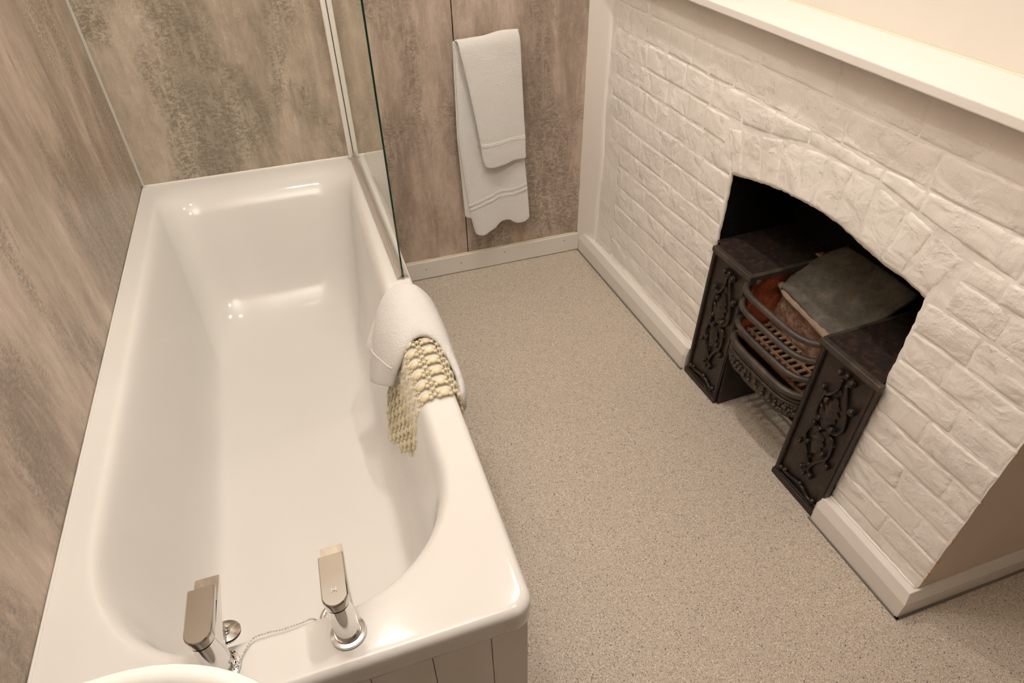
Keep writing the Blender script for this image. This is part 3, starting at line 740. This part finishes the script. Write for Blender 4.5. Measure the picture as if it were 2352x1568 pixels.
bm = bmesh.new(); ball(bm, Vector(P(g1, 0, ZG0-.004)), .0036, (1, 1, 1.3)); place(obj('end_cap', bm, M['glass_edge']), ss)

# ================================================================ TOWELS
def slab_from(front, thick, nfn):
    """closed cloth slab from a grid of front points; nfn(i,j)->normal direction"""
    bm = bmesh.new(); nu, nv = len(front), len(front[0])
    F = [[bm.verts.new(p) for p in row] for row in front]
    B = [[bm.verts.new(front[i][j]-nfn(i, j)*thick) for j in range(nv)] for i in range(nu)]
    for i in range(nu-1):
        for j in range(nv-1):
            bm.faces.new((F[i][j], F[i+1][j], F[i+1][j+1], F[i][j+1])); bm.faces.new((B[i][j], B[i][j+1], B[i+1][j+1], B[i+1][j]))
    for i in range(nu-1):
        bm.faces.new((F[i][0], B[i][0], B[i+1][0], F[i+1][0])); bm.faces.new((F[i][-1], F[i+1][-1], B[i+1][-1], B[i][-1]))
    for j in range(nv-1):
        bm.faces.new((F[0][j], F[0][j+1], B[0][j+1], B[0][j])); bm.faces.new((F[-1][j], B[-1][j], B[-1][j+1], F[-1][j+1]))
    return bm
def grid_normals(G):
    nu, nv = len(G), len(G[0])
    def f_(i, j):
        a = G[min(i+1, nu-1)][j]-G[max(i-1, 0)][j]; b_ = G[i][min(j+1, nv-1)]-G[i][max(j-1, 0)]
        return a.cross(b_).normalized()
    return f_
def cloth_obj(name, G, thick, mat, flip=1, bev=True):
    nf = grid_normals(G); bm = slab_from(G, thick, lambda i, j: nf(i, j)*flip)
    o = obj(name, bm, mat)
    md = o.modifiers.new('s', 'SUBSURF'); md.levels = 1; md.render_levels = 2
    return o
TY = L-.052
ht = empty('hanging_towel', (1.14, TY, .89)); tag(ht, 'long white bath towel folded over a rail on the panelled wall', 'towel')
# front flap folded over, going over the rail and down as the long back layer
def edge(v, tab): return interp(tab, v)
def hang(pathlen, xl, xr, yfn, zt, zb, nu=18, nv=46, fold=.0):
    G = []
    for i in range(nu+1):
        a = i/nu; row = []
        for j in range(nv+1):
            t = j/nv; l_, r_ = xl(t), xr(t); x = l_+(r_-l_)*a; z = zt(a)+(zb(a)-zt(a))*t
            row.append(Vector((x, yfn(a, t), z)))
        G.append(row)
    return G
ztop = lambda a: smi([(0, .889), (.38, .892), (.75, .903), (1, .902)], a)
# short front flap, its top rolling back over the rail
def yroll(t, y0, rr_=.017, n=.05): 
    return y0 + (rr_*(1-math.sqrt(max(0, 1-(1-t/n)**2))) if t < n else 0)
G = []
nu, nv = 20, 50
for i in range(nu+1):
    a = i/nu; row = []
    for j in range(-8, nv+1):
        if j < 0:
            th = (j+8)/8*PI/2 ; t = 0
            l_ = 1.030; r_ = 1.240; x = l_+(r_-l_)*a
            # quarter roll: back-top to front
            y = TY-.010 + .030*math.cos(th); z = ztop(a)-.016+.016*math.sin(th)
            row.append(Vector((x, y, z))); continue
        t = j/nv
        l_ = interp([(0, 1.034), (.15, 1.047), (.42, 1.066), (.80, 1.089), (.95, 1.096), (1, 1.104)], t); r_ = interp([(0, 1.238), (.02, 1.240), (.5, 1.249), (.8, 1.2555), (1, 1.258)], t)
        zb = smi([(0, .474), (.12, .467), (.45, .470), (.75, .482), (1, .483)], a)
        zt = ztop(a)
        if i in (0, nu): zt -= .006
        z = zt - (.012*(1-math.cos(min(1, t*20)*PI/2)) + 0) + (zb-zt)*t*1.0
        y = TY-.010 - .012*math.sin(min(1, t*20)*PI/2) - .005*math.sin(t*PI)*math.sin(a*PI) - .008*t*max(0, math.sin((a*1.6+.15)*PI)) + .0015*nz(x, z, 20)
        row.append(Vector((l_+(r_-l_)*a, y, z)))
    G.append(row)
o = cloth_obj('front_flap', G, .007, M['towel'], -1); place(o, ht)
# long layer behind
def long_layer(name, y0, lt, rt, zbt, thick=.008, waves=1.0, mat='towel'):
    G = []
    for i in range(25):
        a = i/24; row = []
        for j in range(57):
            t = j/56; zt = ztop(a)-.010; zb = smi(zbt, a); z = zt+(zb-zt)*t
            l_, r_ = interp(lt, t), interp(rt, t); x = l_+(r_-l_)*a
            y = y0 - .010*t - waves*t*t*(.010*math.sin(a*PI*2.3+.4)+.004) + .0015*nz(x, z, 18, 3)
            if a < .08: y += .006*(1-a/.08)**2
            row.append(Vector((x, y, z)))
        G.append(row)
    o = cloth_obj(name, G, thick, M[mat], -1); place(o, ht); return o
zbl = [(0, .188), (.14, .182), (.34, .198), (.52, .221), (.63, .221), (.78, .203), (.92, .209), (1, .228)]
long_layer('long_layer', TY+.006, [(0, 1.027), (.5, 1.020), (.75, 1.031), (.88, 1.040), (1, 1.056)], [(0, 1.236), (.35, 1.247), (.62, 1.257), (.8, 1.266), (1, 1.273)], zbl)
long_layer('back_layer', TY+.016, [(0, 1.025), (.5, 1.016), (.8, 1.021), (1, 1.023)], [(0, 1.232), (.6, 1.240), (1, 1.235)], [(0, .262), (.1, .256), (.25, .252), (.5, .262), (1, .27)], .007, .5)
# woven borders: flat ribs proud of the pile
def rib(xa, xb, zf, y0, rad=.0022, waves=None):
    bm = bmesh.new(); pts = []
    for k in range(41):
        a = k/40; pts.append(Vector((xa+(xb-xa)*a, y0(a), zf(a))))
    tube(bm, pts, rad, 6, True, .7); o = obj('woven_border', bm, M['band']); place(o, ht)
ylong = lambda a, t: TY+.006 - .010*t - t*t*(.010*math.sin(a*PI*2.3+.4)+.004) - .0012
for dz in (0, -.0045, -.018, -.0225):
    rib(1.036-dz*.3, 1.264, (lambda a, dz=dz: smi([(0, .318), (.35, .337), (.55, .350), (.75, .350), (1, .368)], a)+dz), (lambda a, dz=dz: ylong(a, (.89-.34-dz)/.69)), .0013)
yfl = lambda a: TY-.010-.012-.008*.84*max(0, math.sin((a*1.6+.15)*PI))-.0008-.002*math.sin(a*PI)
for dz in (0, -.004, -.008): rib(1.0905, 1.2555, lambda a, dz=dz: smi([(0, .545), (.35, .548), (.7, .556), (1, .557)], a)+dz, yfl, .0012)
# hidden rail that carries it
tr_ = empty('towel_rail', (1.14, L, .87)); tag(tr_, 'short chrome towel rail hidden inside the fold of the hanging white towel', 'rail')
bm = bmesh.new(); tube(bm, [(1.048, TY+.003, .8655), (1.222, TY+.003, .8655)], .0045, 12); place(obj('bar', bm, M['chrome']), tr_)
for x_ in (1.07, 1.20):
    bm = bmesh.new(); tube(bm, [(x_, TY+.003, .8655), (x_, L-.0005, .8655)], .0040, 12); place(obj('bracket', bm, M['chrome']), tr_)

# ---- towel over the bath rim
rt = empty('folded_towel', (.68, .76, H)); tag(rt, 'folded white hand towel draped over the bath rim on top of the mat', 'towel')
# centre line in section: (x,z) along the path from inner hem, over the rim, to outer hem; y-range varies
near_ = [(.579, .640, .450), (.590, .636, .487), (.603, .634, .520), (.620, .640, .549), (.641, .650, .566), (.664, .655, .572), (.688, .648, .569), (.708, .632, .557), (.719, .606, .541), (.725, .575, .529), (.729, .540, .518), (.731, .508, .501), (.731, .503, .467), (.731, .530, .425), (.731, .570, .390)]
far_ = [(.541, .775, .360), (.552, .800, .410), (.570, .825, .470), (.592, .842, .525), (.618, .853, .562), (.645, .857, .580), (.672, .857, .584), (.698, .854, .574), (.718, .848, .550), (.730, .840, .520), (.736, .830, .480), (.739, .815, .440), (.741, .800, .400), (.742, .785, .360), (.742, .770, .330)]
def ruled(near_, far_, nv, puff, drop, sub=4):
    A, B = smooth_path(near_, sub), smooth_path(far_, sub); G = []
    for k in range(len(A)):
        tA = (A[min(k+1, len(A)-1)]-A[max(k-1, 0)]); n_ = Vector((-tA.z, 0, tA.x)).normalized(); row = []
        for j in range(nv+1):
            b_ = j/nv; q = A[k].lerp(B[k], b_)
            e_ = max(0, 1-b_/.10)**2 + max(0, (b_-.86)/.14)**2
            q = q - n_*(drop*e_) + n_*puff*math.sin(b_*PI) + n_*.0022*noise.noise(Vector((k*.14, b_*4, 2)))
            row.append(q)
        G.append(row)
    return G
G = ruled(near_, far_, 18, .008, .009)
o = cloth_obj('main_fold', G, .014, M['towel'], 1); place(o, rt)
GM = G
# the second corner of the towel, fanned out inside the bath behind the first
G = ruled([(.572, .745, .437), (.583, .750, .470), (.600, .757, .510), (.620, .770, .545), (.642, .780, .560)], [(.552, .812, .443), (.567, .822, .475), (.587, .834, .508), (.612, .845, .540), (.642, .850, .560)], 12, .001, .001)
o = cloth_obj('inner_corner', G, .007, M['towel'], 1); place(o, rt)
def band_at(k, off):
    row = GM[k]; t_ = (GM[k+1][9]-GM[k-1][9]).normalized(); n_ = Vector((-t_.z, 0, t_.x))
    bm = bmesh.new(); tube(bm, [p+n_*off for p in row[1:-1]], .0010, 6); place(obj('stitched_band', bm, M['band']), rt)
band_at(6, .0002); band_at(51, .0002)

# ---- pebble bath mat hung over the rim
mt = empty('bath_mat', (.66, .60, H)); tag(mt, 'yellowed clear plastic pebble bath mat hanging over the bath rim', 'bath mat')
mpath = smooth_path([Vector((x, 0, z)) for x, z in [(.5655, .235), (.574, .275), (.583, .315), (.5915, .36), (.600, .405), (.609, .45), (.617, .495), (.6265, .528), (.640, .5475), (.660, .5495), (.682, .5495), (.698, .546), (.7055, .532), (.7065, .500), (.7065, .45), (.7065, .42)]], 12)
cum = [0]
for a, b_ in zip(mpath, mpath[1:]): cum.append(cum[-1]+(b_-a).length)
TL = cum[-1]
def mp(t):
    t = max(0, min(TL-1e-6, t))
    for k in range(len(cum)-1):
        if cum[k+1] >= t:
            q = (t-cum[k])/(cum[k+1]-cum[k]); p = mpath[k].lerp(mpath[k+1], q); tt = (mpath[k+1]-mpath[k]).normalized(); return p, tt, Vector((-tt.z, 0, tt.x))
    return mpath[-1], tt, Vector((-tt.z, 0, tt.x))
trim_ = cum[9*12]                         # arc length at rim crest
def yfront(t):  # front edge of the mat by height
    z_ = mp(t)[0].z if t < trim_ else .55
    return interp([(.25, .665), (.285, .603), (.32, .556), (.356, .512), (.40, .484), (.438, .468), (.50, .470), (.56, .472)], z_)
def yback(t):
    z_ = mp(t)[0].z if t < trim_ else .55
    return interp([(.235, .69), (.26, .745), (.314, .765), (.36, .765), (.43, .76), (.56, .76)], z_)
dy, dt = .0345, .0400
discs = []; smalls = []
ncol = int(TL/dt)
off0 = (trim_+.018) % dt
k = -1
t = off0
col = 0
while t < TL-.006:
    y = .480
    while y < .78:
        if yfront(t)+.004 <= y <= yback(t)-.004: discs.append((t, y))
        y += dy
    t += dt; col += 1
t = off0-dt
while t < TL-.004:
    for kk, (dt_, dyo) in enumerate(((dt*.25+.001, dy*.18), (dt*.25+.001, dy*.82), (dt*.5, dy*.0), (dt*.5, dy*.5), (dt*.75-.001, dy*.18), (dt*.75-.001, dy*.82))):
        y = .480-dy
        while y < .78:
            yy = y+dyo; tt_ = t+dt_
            if 0.004 < tt_ < TL-.004 and yfront(tt_)-.006 <= yy <= yback(tt_)+.004: smalls.append((tt_, yy))
            y += dy
    t += dt
def frame_at(t, y, lift=.0):
    p, tt, n_ = mp(t); return Matrix((Vector((0, 1, 0)), tt, Vector((0, 1, 0)).cross(tt))).transposed(), Vector((p.x, y, p.z))+n_*lift, n_
bm = bmesh.new(); ball(bm, Vector((0, 0, 0)), 1, (.0104, .0116, .0046), 18, 8)
dm_ = None
for t, y in discs:
    fr_, c_, n_ = frame_at(t, y, .0026)
    if dm_ is None:
        dm_ = obj('pebble_disc', bm, M['mat_vinyl']); oo = dm_
    else:
        oo = dm_.copy(); sc.collection.objects.link(oo)
    oo.parent = mt; oo.matrix_parent_inverse = Matrix(); oo.matrix_basis = Matrix.Translation(c_-mt.location) @ fr_.to_4x4()
bm = bmesh.new()
for t, y in smalls:
    fr_, c_, n_ = frame_at(t, y, .0018); ball(bm, c_, 1, (.0050, .0054, .0034), 8, 5, fr_)
pts_ = discs+smalls
for i, (t, y) in enumerate(smalls):
    for j, (t2, y2) in enumerate(pts_):
        if j <= i and j >= 0 and (t2, y2) in (pts_[j],) and j > len(discs) and j-len(discs) <= i: continue
        d_ = math.hypot(t-t2, y-y2)
        if 1e-4 < d_ < .0175:
            a = frame_at(t, y, .0016)[1]; b_ = frame_at(t2, y2, .0016)[1]; tube(bm, [a, b_], .0013, 4)
lat = obj('pebble_lattice', bm, M['mat_vinyl']); place(lat, mt); lat['kind'] = 'stuff'

# ================================================================ FIREPLACE GRATE
fg = empty('fireplace_grate', SO(1.14, .02, 0)); tag(fg, 'black cast-iron hob grate with scrolled side panels set in the arched opening', 'fireplace')
def fg_(o): return place(o, fg)
ZH = .487
PAN = {'l': (.835, .998), 'r': (1.283, 1.452)}
balls = [(0.267, 0.373), (0.397, 0.348), (0.415, 0.441), (0.644, 0.437), (0.542, 0.446), (0.808, 0.372), (0.391, 0.285), (0.350, 0.262), (0.65, 0.283), (0.244, 0.174), (0.373, 0.195), (0.677, 0.199), (0.439, 0.108), (0.816, 0.176), (0.542, 0.135), (0.633, 0.104), (0.514, 0.093)]
brs = [.0085, .0085, .009, .0105, .008, .0105, .0085, .008, .0105, .0075, .0075, .0085, .0085, .0085, .006, .0095, .006]
stems = [[(0.49, 0.428), (0.481, 0.394), (0.363, 0.361), (0.274, 0.37)], [(0.58, 0.425), (0.70, 0.374), (0.763, 0.347), (0.801, 0.311), (0.745, 0.286), (0.65, 0.279)],
         [(0.325, 0.366), (0.291, 0.316), (0.319, 0.286), (0.391, 0.285)], [(0.647, 0.262), (0.739, 0.257), (0.777, 0.215), (0.755, 0.187), (0.816, 0.176)],
         [(0.375, 0.266), (0.286, 0.219), (0.326, 0.193), (0.43, 0.160), (0.53, 0.135)], [(0.416, 0.166), (0.491, 0.122), (0.439, 0.108)], [(0.766, 0.196), (0.62, 0.156), (0.565, 0.120), (0.633, 0.107)]]
def leaf(bm, F, base, tip, wmax, nl=5, h=.006):
    """lobed acanthus leaf"""
    bx_, tp = Vector(base), Vector(tip); d_ = tp-bx_; perp = Vector((-d_.y, d_.x)).normalized(); n = 26; L_, R_, Mid = [], [], []
    for i in range(n+1):
        t = i/n; env = math.sin(min(1, t*1.15+.08)*PI)**.8 if t < .92 else .25*(1-t)/.08; lobes = .62+.38*abs(math.sin(t*nl*PI))
        wv_ = wmax*max(.02, env)*lobes; c_ = bx_+d_*t + perp*.03*math.sin(t*PI)*0
        Mid.append(bm.verts.new(F(c_.x, c_.y, h*(1-.5*t)))); sh_2 = d_.normalized()*wv_*.25
        L_.append(bm.verts.new(F(*(c_+perp*wv_+sh_2), .0012))); R_.append(bm.verts.new(F(*(c_-perp*wv_+sh_2), .0012)))
    for i in range(n):
        bm.faces.new((L_[i], Mid[i], Mid[i+1], L_[i+1])); bm.faces.new((Mid[i], R_[i], R_[i+1], Mid[i+1]))
for side in ('l', 'r'):
    sa, sb = PAN[side]; FO = .015
    lean = .012 if side == 'l' else .006
    def FP(s_, z_, out): return SO(s_ + lean*(z_/ZH-.5)*1.0, FO - out, z_)
    # panel plate with raised margins
    bm = bmesh.new(); 
    def pbox(a, b_, z0, z1, o0, o1, bev=.0015):
        box(bm, (a, o0, z0), (b_, o1, z1), bev, lambda c_: FP(c_.x, c_.z, c_.y))
    pbox(sa, sb, .003, ZH-.004, -.012, -.002, 0)
    pan = fg_(obj('side_panel', bm, M['iron'], smooth=False))
    bm = bmesh.new()
    for (a, b_) in ((sa, sa+.014), (sb-.014, sb)):
        pbox(a, b_, .003, ZH-.006, -.004, .0045); pbox(a+.004 if a == sa else a+.002, b_-.002 if a == sa else b_-.004, .012, ZH-.010, .004, .0065)
    o = obj('raised_border', bm, M['iron'], pan, False)
    # moulded foot with lumpy rope edging
    bm = bmesh.new(); pbox(sa-.002, sb+.002, .001, .020, -.004, .010, .003); pbox(sa, sb, .019, .026, -.004, .006, .002); obj('foot_moulding', bm, M['iron'], pan, False)
    wd_ = sb-sa
    F = lambda a, z_, out: FP(sa+a*wd_, z_, out)
    bm = bmesh.new()
    for k_, (a, z_) in enumerate(((.10, .038), (.20, .046), (.42, .046), (.53, .052), (.62, .046), (.84, .040), (.92, .036))): ball(bm, F(a, z_, 0.002), (.0085, .0065, .0055, .0075, .0055, .0090, .006)[k_], (1, 1, .9), 10, 7)
    tube(bm, smooth_path([F(.13, .038, .002), F(.30, .040, .003), F(.42, .047, .003), F(.60, .048, .003), F(.74, .036, .003), F(.90, .036, .002)], 5), .0042, 8)
    obj('foot_scroll', bm, M['iron'], pan)
    bm = bmesh.new()
    for (a, z_), r_ in zip(balls, brs):
        ball(bm, F(a, z_, .004), r_, (1, 1, .95), 12, 8)
        ball(bm, F(a+.02, z_+.003, .004+r_*.55), r_*.62, (1, .8, 1), 10, 6)
    for st_ in stems: tube(bm, smooth_path([F(a, z_, .0035) for a, z_ in st_], 6), .0043, 8)
    obj('scroll_ornament', bm, M['iron'], pan)
    bm = bmesh.new(); F2 = lambda x, y, out: F(x, y, out+.001)
    Fm = lambda x, y, h_: FP(x, y, h_+.0005)
    leaf(bm, Fm, (sa+.52*wd_, .266), (sa+.53*wd_, .400), .024, 6, .012); leaf(bm, Fm, (sa+.52*wd_, .255), (sa+.50*wd_, .152), .022, 5, .012)
    leaf(bm, Fm, (sa+.52*wd_, .268), (sa+.30*wd_, .335), .014, 3, .010); leaf(bm, Fm, (sa+.53*wd_, .275), (sa+.78*wd_, .285), .014, 3, .010)
    leaf(bm, Fm, (sa+.54*wd_, .262), (sa+.80*wd_, .245), .014, 3, .010); leaf(bm, Fm, (sa+.50*wd_, .260), (sa+.28*wd_, .235), .013, 3, .010)
    obj('acanthus_leaves', bm, M['iron'], pan)
    # hob plate on top, moulded nosing on the front and inner edges
    bm = bmesh.new()
    i0, i1 = (S0-.001, 1.012) if side == 'l' else (1.279, S1+.003)
    box(bm, (i0, BK+.001, ZH-.004), (i1, RECESS-.004, ZH), .001, fSO); box(bm, ((S0+.022 if side == 'l' else i0), FO-.002, ZH-.004), (i1, BK+.003, ZH), .001, fSO)
    hob = fg_(obj('hob_plate', bm, M['rust'], smooth=False))
    bm = bmesh.new()
    ex = (i0 if side == 'r' else S0+.021, FO-.010, ZH-.015), (i1+(.004 if side == 'l' else .012), FO+.006, ZH+.001)
    box(bm, *ex, .0028, fSO, 3); box(bm, (ex[0][0], FO-.006, ZH-.021), (ex[1][0], FO+.004, ZH-.014), .002, fSO)
    if side == 'l': box(bm, (i1-.010, FO, ZH-.016), (i1+.004, .238, ZH+.001), .0028, fSO, 3)
    else: box(bm, (i0-.003, FO, ZH-.016), (i0+.007, .285, ZH+.001), .0028, fSO, 3)
    obj('nosing', bm, M['bar_iron'], hob, False)
    # inner cheek of the hob box
    bm = bmesh.new(); s_ = sb if side == 'l' else sa
    box(bm, (s_-.003, FO+.002, 0.002), (s_+.003, .19, .225), .0005, fSO); fg_(obj('cheek_plate', bm, M['iron'], smooth=False))
# bridge of iron at the back of the left hob
bm = bmesh.new(); box(bm, (1.000, .232, ZH-.004), (1.085, RECESS-.004, ZH+.001), .002, fSO); fg_(obj('back_ledge', bm, M['rust'], smooth=False))
# fire bars bowing forward
def bar_path(z_, out, sL=1.000, sR=1.286, o0=.026, zr=0):
    return smooth_path([SO(sL, o0+.008, z_), SO(sL+.004, o0-.012, z_), SO(sL+.020, o0-out*.72, z_), SO(sL+.055, o0-out, z_), SO(1.12, o0-out-.002, z_+zr*.3), SO(sR-.070, o0-out, z_+zr*.5), SO(sR-.030, o0-out*.74, z_), SO(sR-.008, o0-out*.28, z_), SO(sR+.002, o0+.006, z_)], 7)
bars = ((.462, .046, .0088), (.409, .044, .0088), (.346, .040, .0088))
for z_, out, rad in bars:
    bm = bmesh.new(); p = bar_path(z_, out); tube(bm, p, rad, 14); fg_(obj('fire_bar', bm, M['bar_iron']))
bm = bmesh.new(); ball(bm, SO(1.011, .036, .466), .0095, (1.3, 1, 1)); tube(bm, [SO(1.0, .034, .463), SO(1.018, .036, .468)], .009, 10); fg_(obj('bar_end', bm, M['bar_iron']))
# lowest rail: deep moulded bar
bm = bmesh.new(); tube(bm, bar_path(.290, .040), .0105, 14); tube(bm, bar_path(.270, .034), .0070, 10); tube(bm, bar_path(.257, .038), .0046, 8)
low = fg_(obj('lower_rail', bm, M['bar_iron']))
# pierced apron with flower and leaf lumps
bm = bmesh.new(); pa = bar_path(.250, .033); lower = []
n_ = len(pa)
A, B = [], []
for i, p in enumerate(pa):
    t = i/(n_-1); zz = .262 - (.040+.016*math.sin(t*PI) + .006*abs(math.sin(t*PI*7)))
    A.append(bm.verts.new((p.x, p.y, .262))); B.append(bm.verts.new((p.x, p.y, zz)))
A2 = [bm.verts.new(v_.co-nR*.005) for v_ in A]; B2 = [bm.verts.new(v_.co-nR*.005) for v_ in B]
for i in range(n_-1):
    for q in ((A[i], A[i+1], B[i+1], B[i]), (A2[i], B2[i], B2[i+1], A2[i+1]), (B[i], B[i+1], B2[i+1], B2[i])): bm.faces.new(q)
ap = fg_(obj('apron', bm, M['bar_iron']))
bm = bmesh.new(); rr2 = random.Random(3)
for i in range(4, n_-6, 2):
    p = pa[i]; t = i/(n_-1)
    for z_ in (.247, .236-.005*rr2.random(), .227-.009*math.sin(t*PI)):
        c_ = Vector((p.x, p.y, z_))+nR*.001+dR*rr2.uniform(-.004, .004); ball(bm, c_, rr2.uniform(.0055, .0088), (1, .8, 1), 7, 5)
obj('apron_flowers', bm, M['bar_iron'], ap)
# bottom grate: a frame with cross bars in three ranks
ZGt = .302
bm = bmesh.new()
for o_ in (.016, .052, .088, .124): box(bm, (1.004, o_-.0035, ZGt-.008), (1.282, o_+.0035, ZGt), .001, fSO)
fg_(obj('grate_frame', bm, M['grate_rust'], smooth=False))
first = None
for rk in range(3):
    for k_ in range(13):
        s_ = 1.014+k_*.0215; o0_, o1_ = .0195+rk*.036, .0485+rk*.036
        bm_s = SO(s_, (o0_+o1_)/2, ZGt-.001)
        if first is None:
            bm = bmesh.new(); box(bm, (-.0048, -.0160, -.007), (.0048, .0160, 0), .0012, lambda c_: dR*c_.x - nR*c_.y + Vector((0, 0, c_.z)))
            first = obj('grate_bar', bm, M['grate_rust'], fg, False); gb = first
        else: gb = first.copy(); sc.collection.objects.link(gb)
        gb.location = bm_s-fg.location
# fireclay back and side
def rough_slab(name, quad, thick, mat, amp=.004, nu=14, nv=10, freq=22, par=None):
    """quad: four world points bl,br,tr,tl"""
    a, b_, c_, d_ = quad; nrm = (b_-a).cross(d_-a).normalized(); G = []
    for i in range(nu+1):
        row = []
        for j in range(nv+1):
            p = a.lerp(b_, i/nu).lerp(d_.lerp(c_, i/nu), j/nv)
            e_ = 1 if 0 < i < nu and 0 < j < nv else 0
            p = p + nrm*amp*noise.noise(p*freq) + nrm*amp*.5*noise.noise(p*freq*3)
            if not e_: p += Vector((noise.noise(p*60), noise.noise(p*61+Vector((3, 0, 0))), noise.noise(p*59)))*amp*.6
            row.append(p)
        G.append(row)
    bm = slab_from(G, thick, lambda i, j: nrm); return fg_(obj(name, bm, mat))
rough_slab('fireback', [SO(1.006, .122, .296), SO(1.282, .122, .296), SO(1.240, .089, .436), SO(1.026, .118, .444)], .03, M['firebrick'], .006)
rough_slab('side_firebrick', [SO(1.006, .030, .296), SO(1.006, .160, .296), SO(1.004, .235, .488-.012), SO(1.004, .030, .488-.012)], .018, M['scorch'], .003)
rough_slab('side_firebrick', [SO(1.281, .128, .296), SO(1.281, .030, .296), SO(1.276, .030, .470), SO(1.276, .110, .470)], .010, M['scorch'], .003)
# flue register slab sloping up and back
poly = [(1.026, .108), (1.085, .104), (1.13, .100), (1.18, .093), (1.225, .088), (1.250, .090), (1.272, .128), (1.277, .18), (1.277, .285), (1.20, .287), (1.10, .287), (1.035, .285), (1.020, .255), (1.012, .215), (1.006, .185), (1.008, .150)]
bm = bmesh.new()
def slabz(o_): return .441+(o_-.1)*.50
cen = (1.14, .19); n_ = len(poly); rings = []
for t in (1.0, .985, .93, .8, .6, .4, .2):
    rg = []
    for k_ in range(n_*3):
        a = poly[k_//3]; b_ = poly[(k_//3+1) % n_]; q = (k_ % 3)/3; s_ = a[0]+(b_[0]-a[0])*q; o_ = a[1]+(b_[1]-a[1])*q
        s_ = cen[0]+(s_-cen[0])*t; o_ = cen[1]+(o_-cen[1])*t
        h_ = .0035*noise.noise(Vector((s_*16, o_*16, 1)))+.0015*noise.noise(Vector((s_*60, o_*60, 2))) - (.003 if t == 1.0 else 0)
        if t == 1.0: s_ += .002*noise.noise(Vector((k_*1.3, 0, 0))); o_ += .002*noise.noise(Vector((0, k_*1.3, 0)))
        rg.append(bm.verts.new(SO(s_, o_, slabz(o_)+h_)))
    rings.append(rg)
base_ = [bm.verts.new(v_.co-Vector((0, 0, .010))) for v_ in rings[0]]; rings.insert(0, base_)
for A, B in zip(rings, rings[1:]):
    for k_ in range(len(A)): bm.faces.new((A[k_], A[(k_+1) % len(A)], B[(k_+1) % len(A)], B[k_]))
bm.faces.new(rings[-1]); bm.faces.new(rings[0][::-1])
fg_(obj('register_slab', bm, M['slate']))
# broken mortar bed under the front edge of the slab
lp = [SO(1.006, .122, .432), SO(1.060, .108, .426), SO(1.12, .103, .424), SO(1.19, .094, .424), SO(1.250, .080, .428)]; lp = smooth_path(lp, 7)
G = []
for i, p in enumerate(lp):
    row = []
    for j in range(7):
        th = j/6*PI*1.1-.35; rr3 = .0105+.003*noise.noise(p*45+Vector((j, 0, 0)))
        row.append(p + nR*(rr3*math.cos(th)*.9) + Vector((0, 0, rr3*math.sin(th)*1.0)))
    G.append(row)
M['mortar_bed'] = simple('mortar_bed', (.27, .20, .145), .95, 0, 70, 1.0, .004)
fg_(obj('mortar_bed', slab_from(G, .004, lambda i, j: nR), M['mortar_bed']))
rough_slab('mortar_patch', [SO(.985, .238, ZH+.002), SO(1.075, .246, ZH+.006), SO(1.100, .291, ZH+.012), SO(.990, .291, ZH+.004)], .006, M['firebrick'], .004, 10, 6, 30)
bm = bmesh.new(); prism(bm, [(1.000, .250), (1.020, .244), (1.046, .250), (1.052, .264), (1.030, .272), (1.002, .268)], ZH+.004, ZH+.0125, lambda a, b_, d: SO(a, b_, d)); fg_(obj('iron_lug', bm, M['rust'], smooth=False))
# dark plate closing the space under the grate
bm = bmesh.new(); box(bm, (1.000, .184, .0), (1.282, .19, .30), 0, fSO); fg_(obj('ash_back_plate', bm, M['soot'], smooth=False))

# ---------------------------------------------------------------- ceiling lights (out of frame, light the room)
def lamp(x, y, lb):
    t = empty('ceiling_downlight', (x, y, CEIL)); tag(t, lb, 'light', 'ceiling downlights')
    bm = bmesh.new(); lathe(bm, [(.045, 0), (.045, -.004), (.036, -.006), (.034, 0)], (0, 0, 0), 32); obj('rim', bm, M['chrome'], t)
    bm = bmesh.new(); lathe(bm, [(0, -.002), (.032, -.002)], (0, 0, 0), 24); obj('lens', bm, M['lens'], t)
lamp(.42, 1.0, 'chrome-rimmed ceiling downlight above the bath'); lamp(1.1, .25, 'chrome-rimmed ceiling downlight nearest the chimney corner'); lamp(1.05, 1.0, 'chrome-rimmed ceiling downlight nearest the hanging towel')
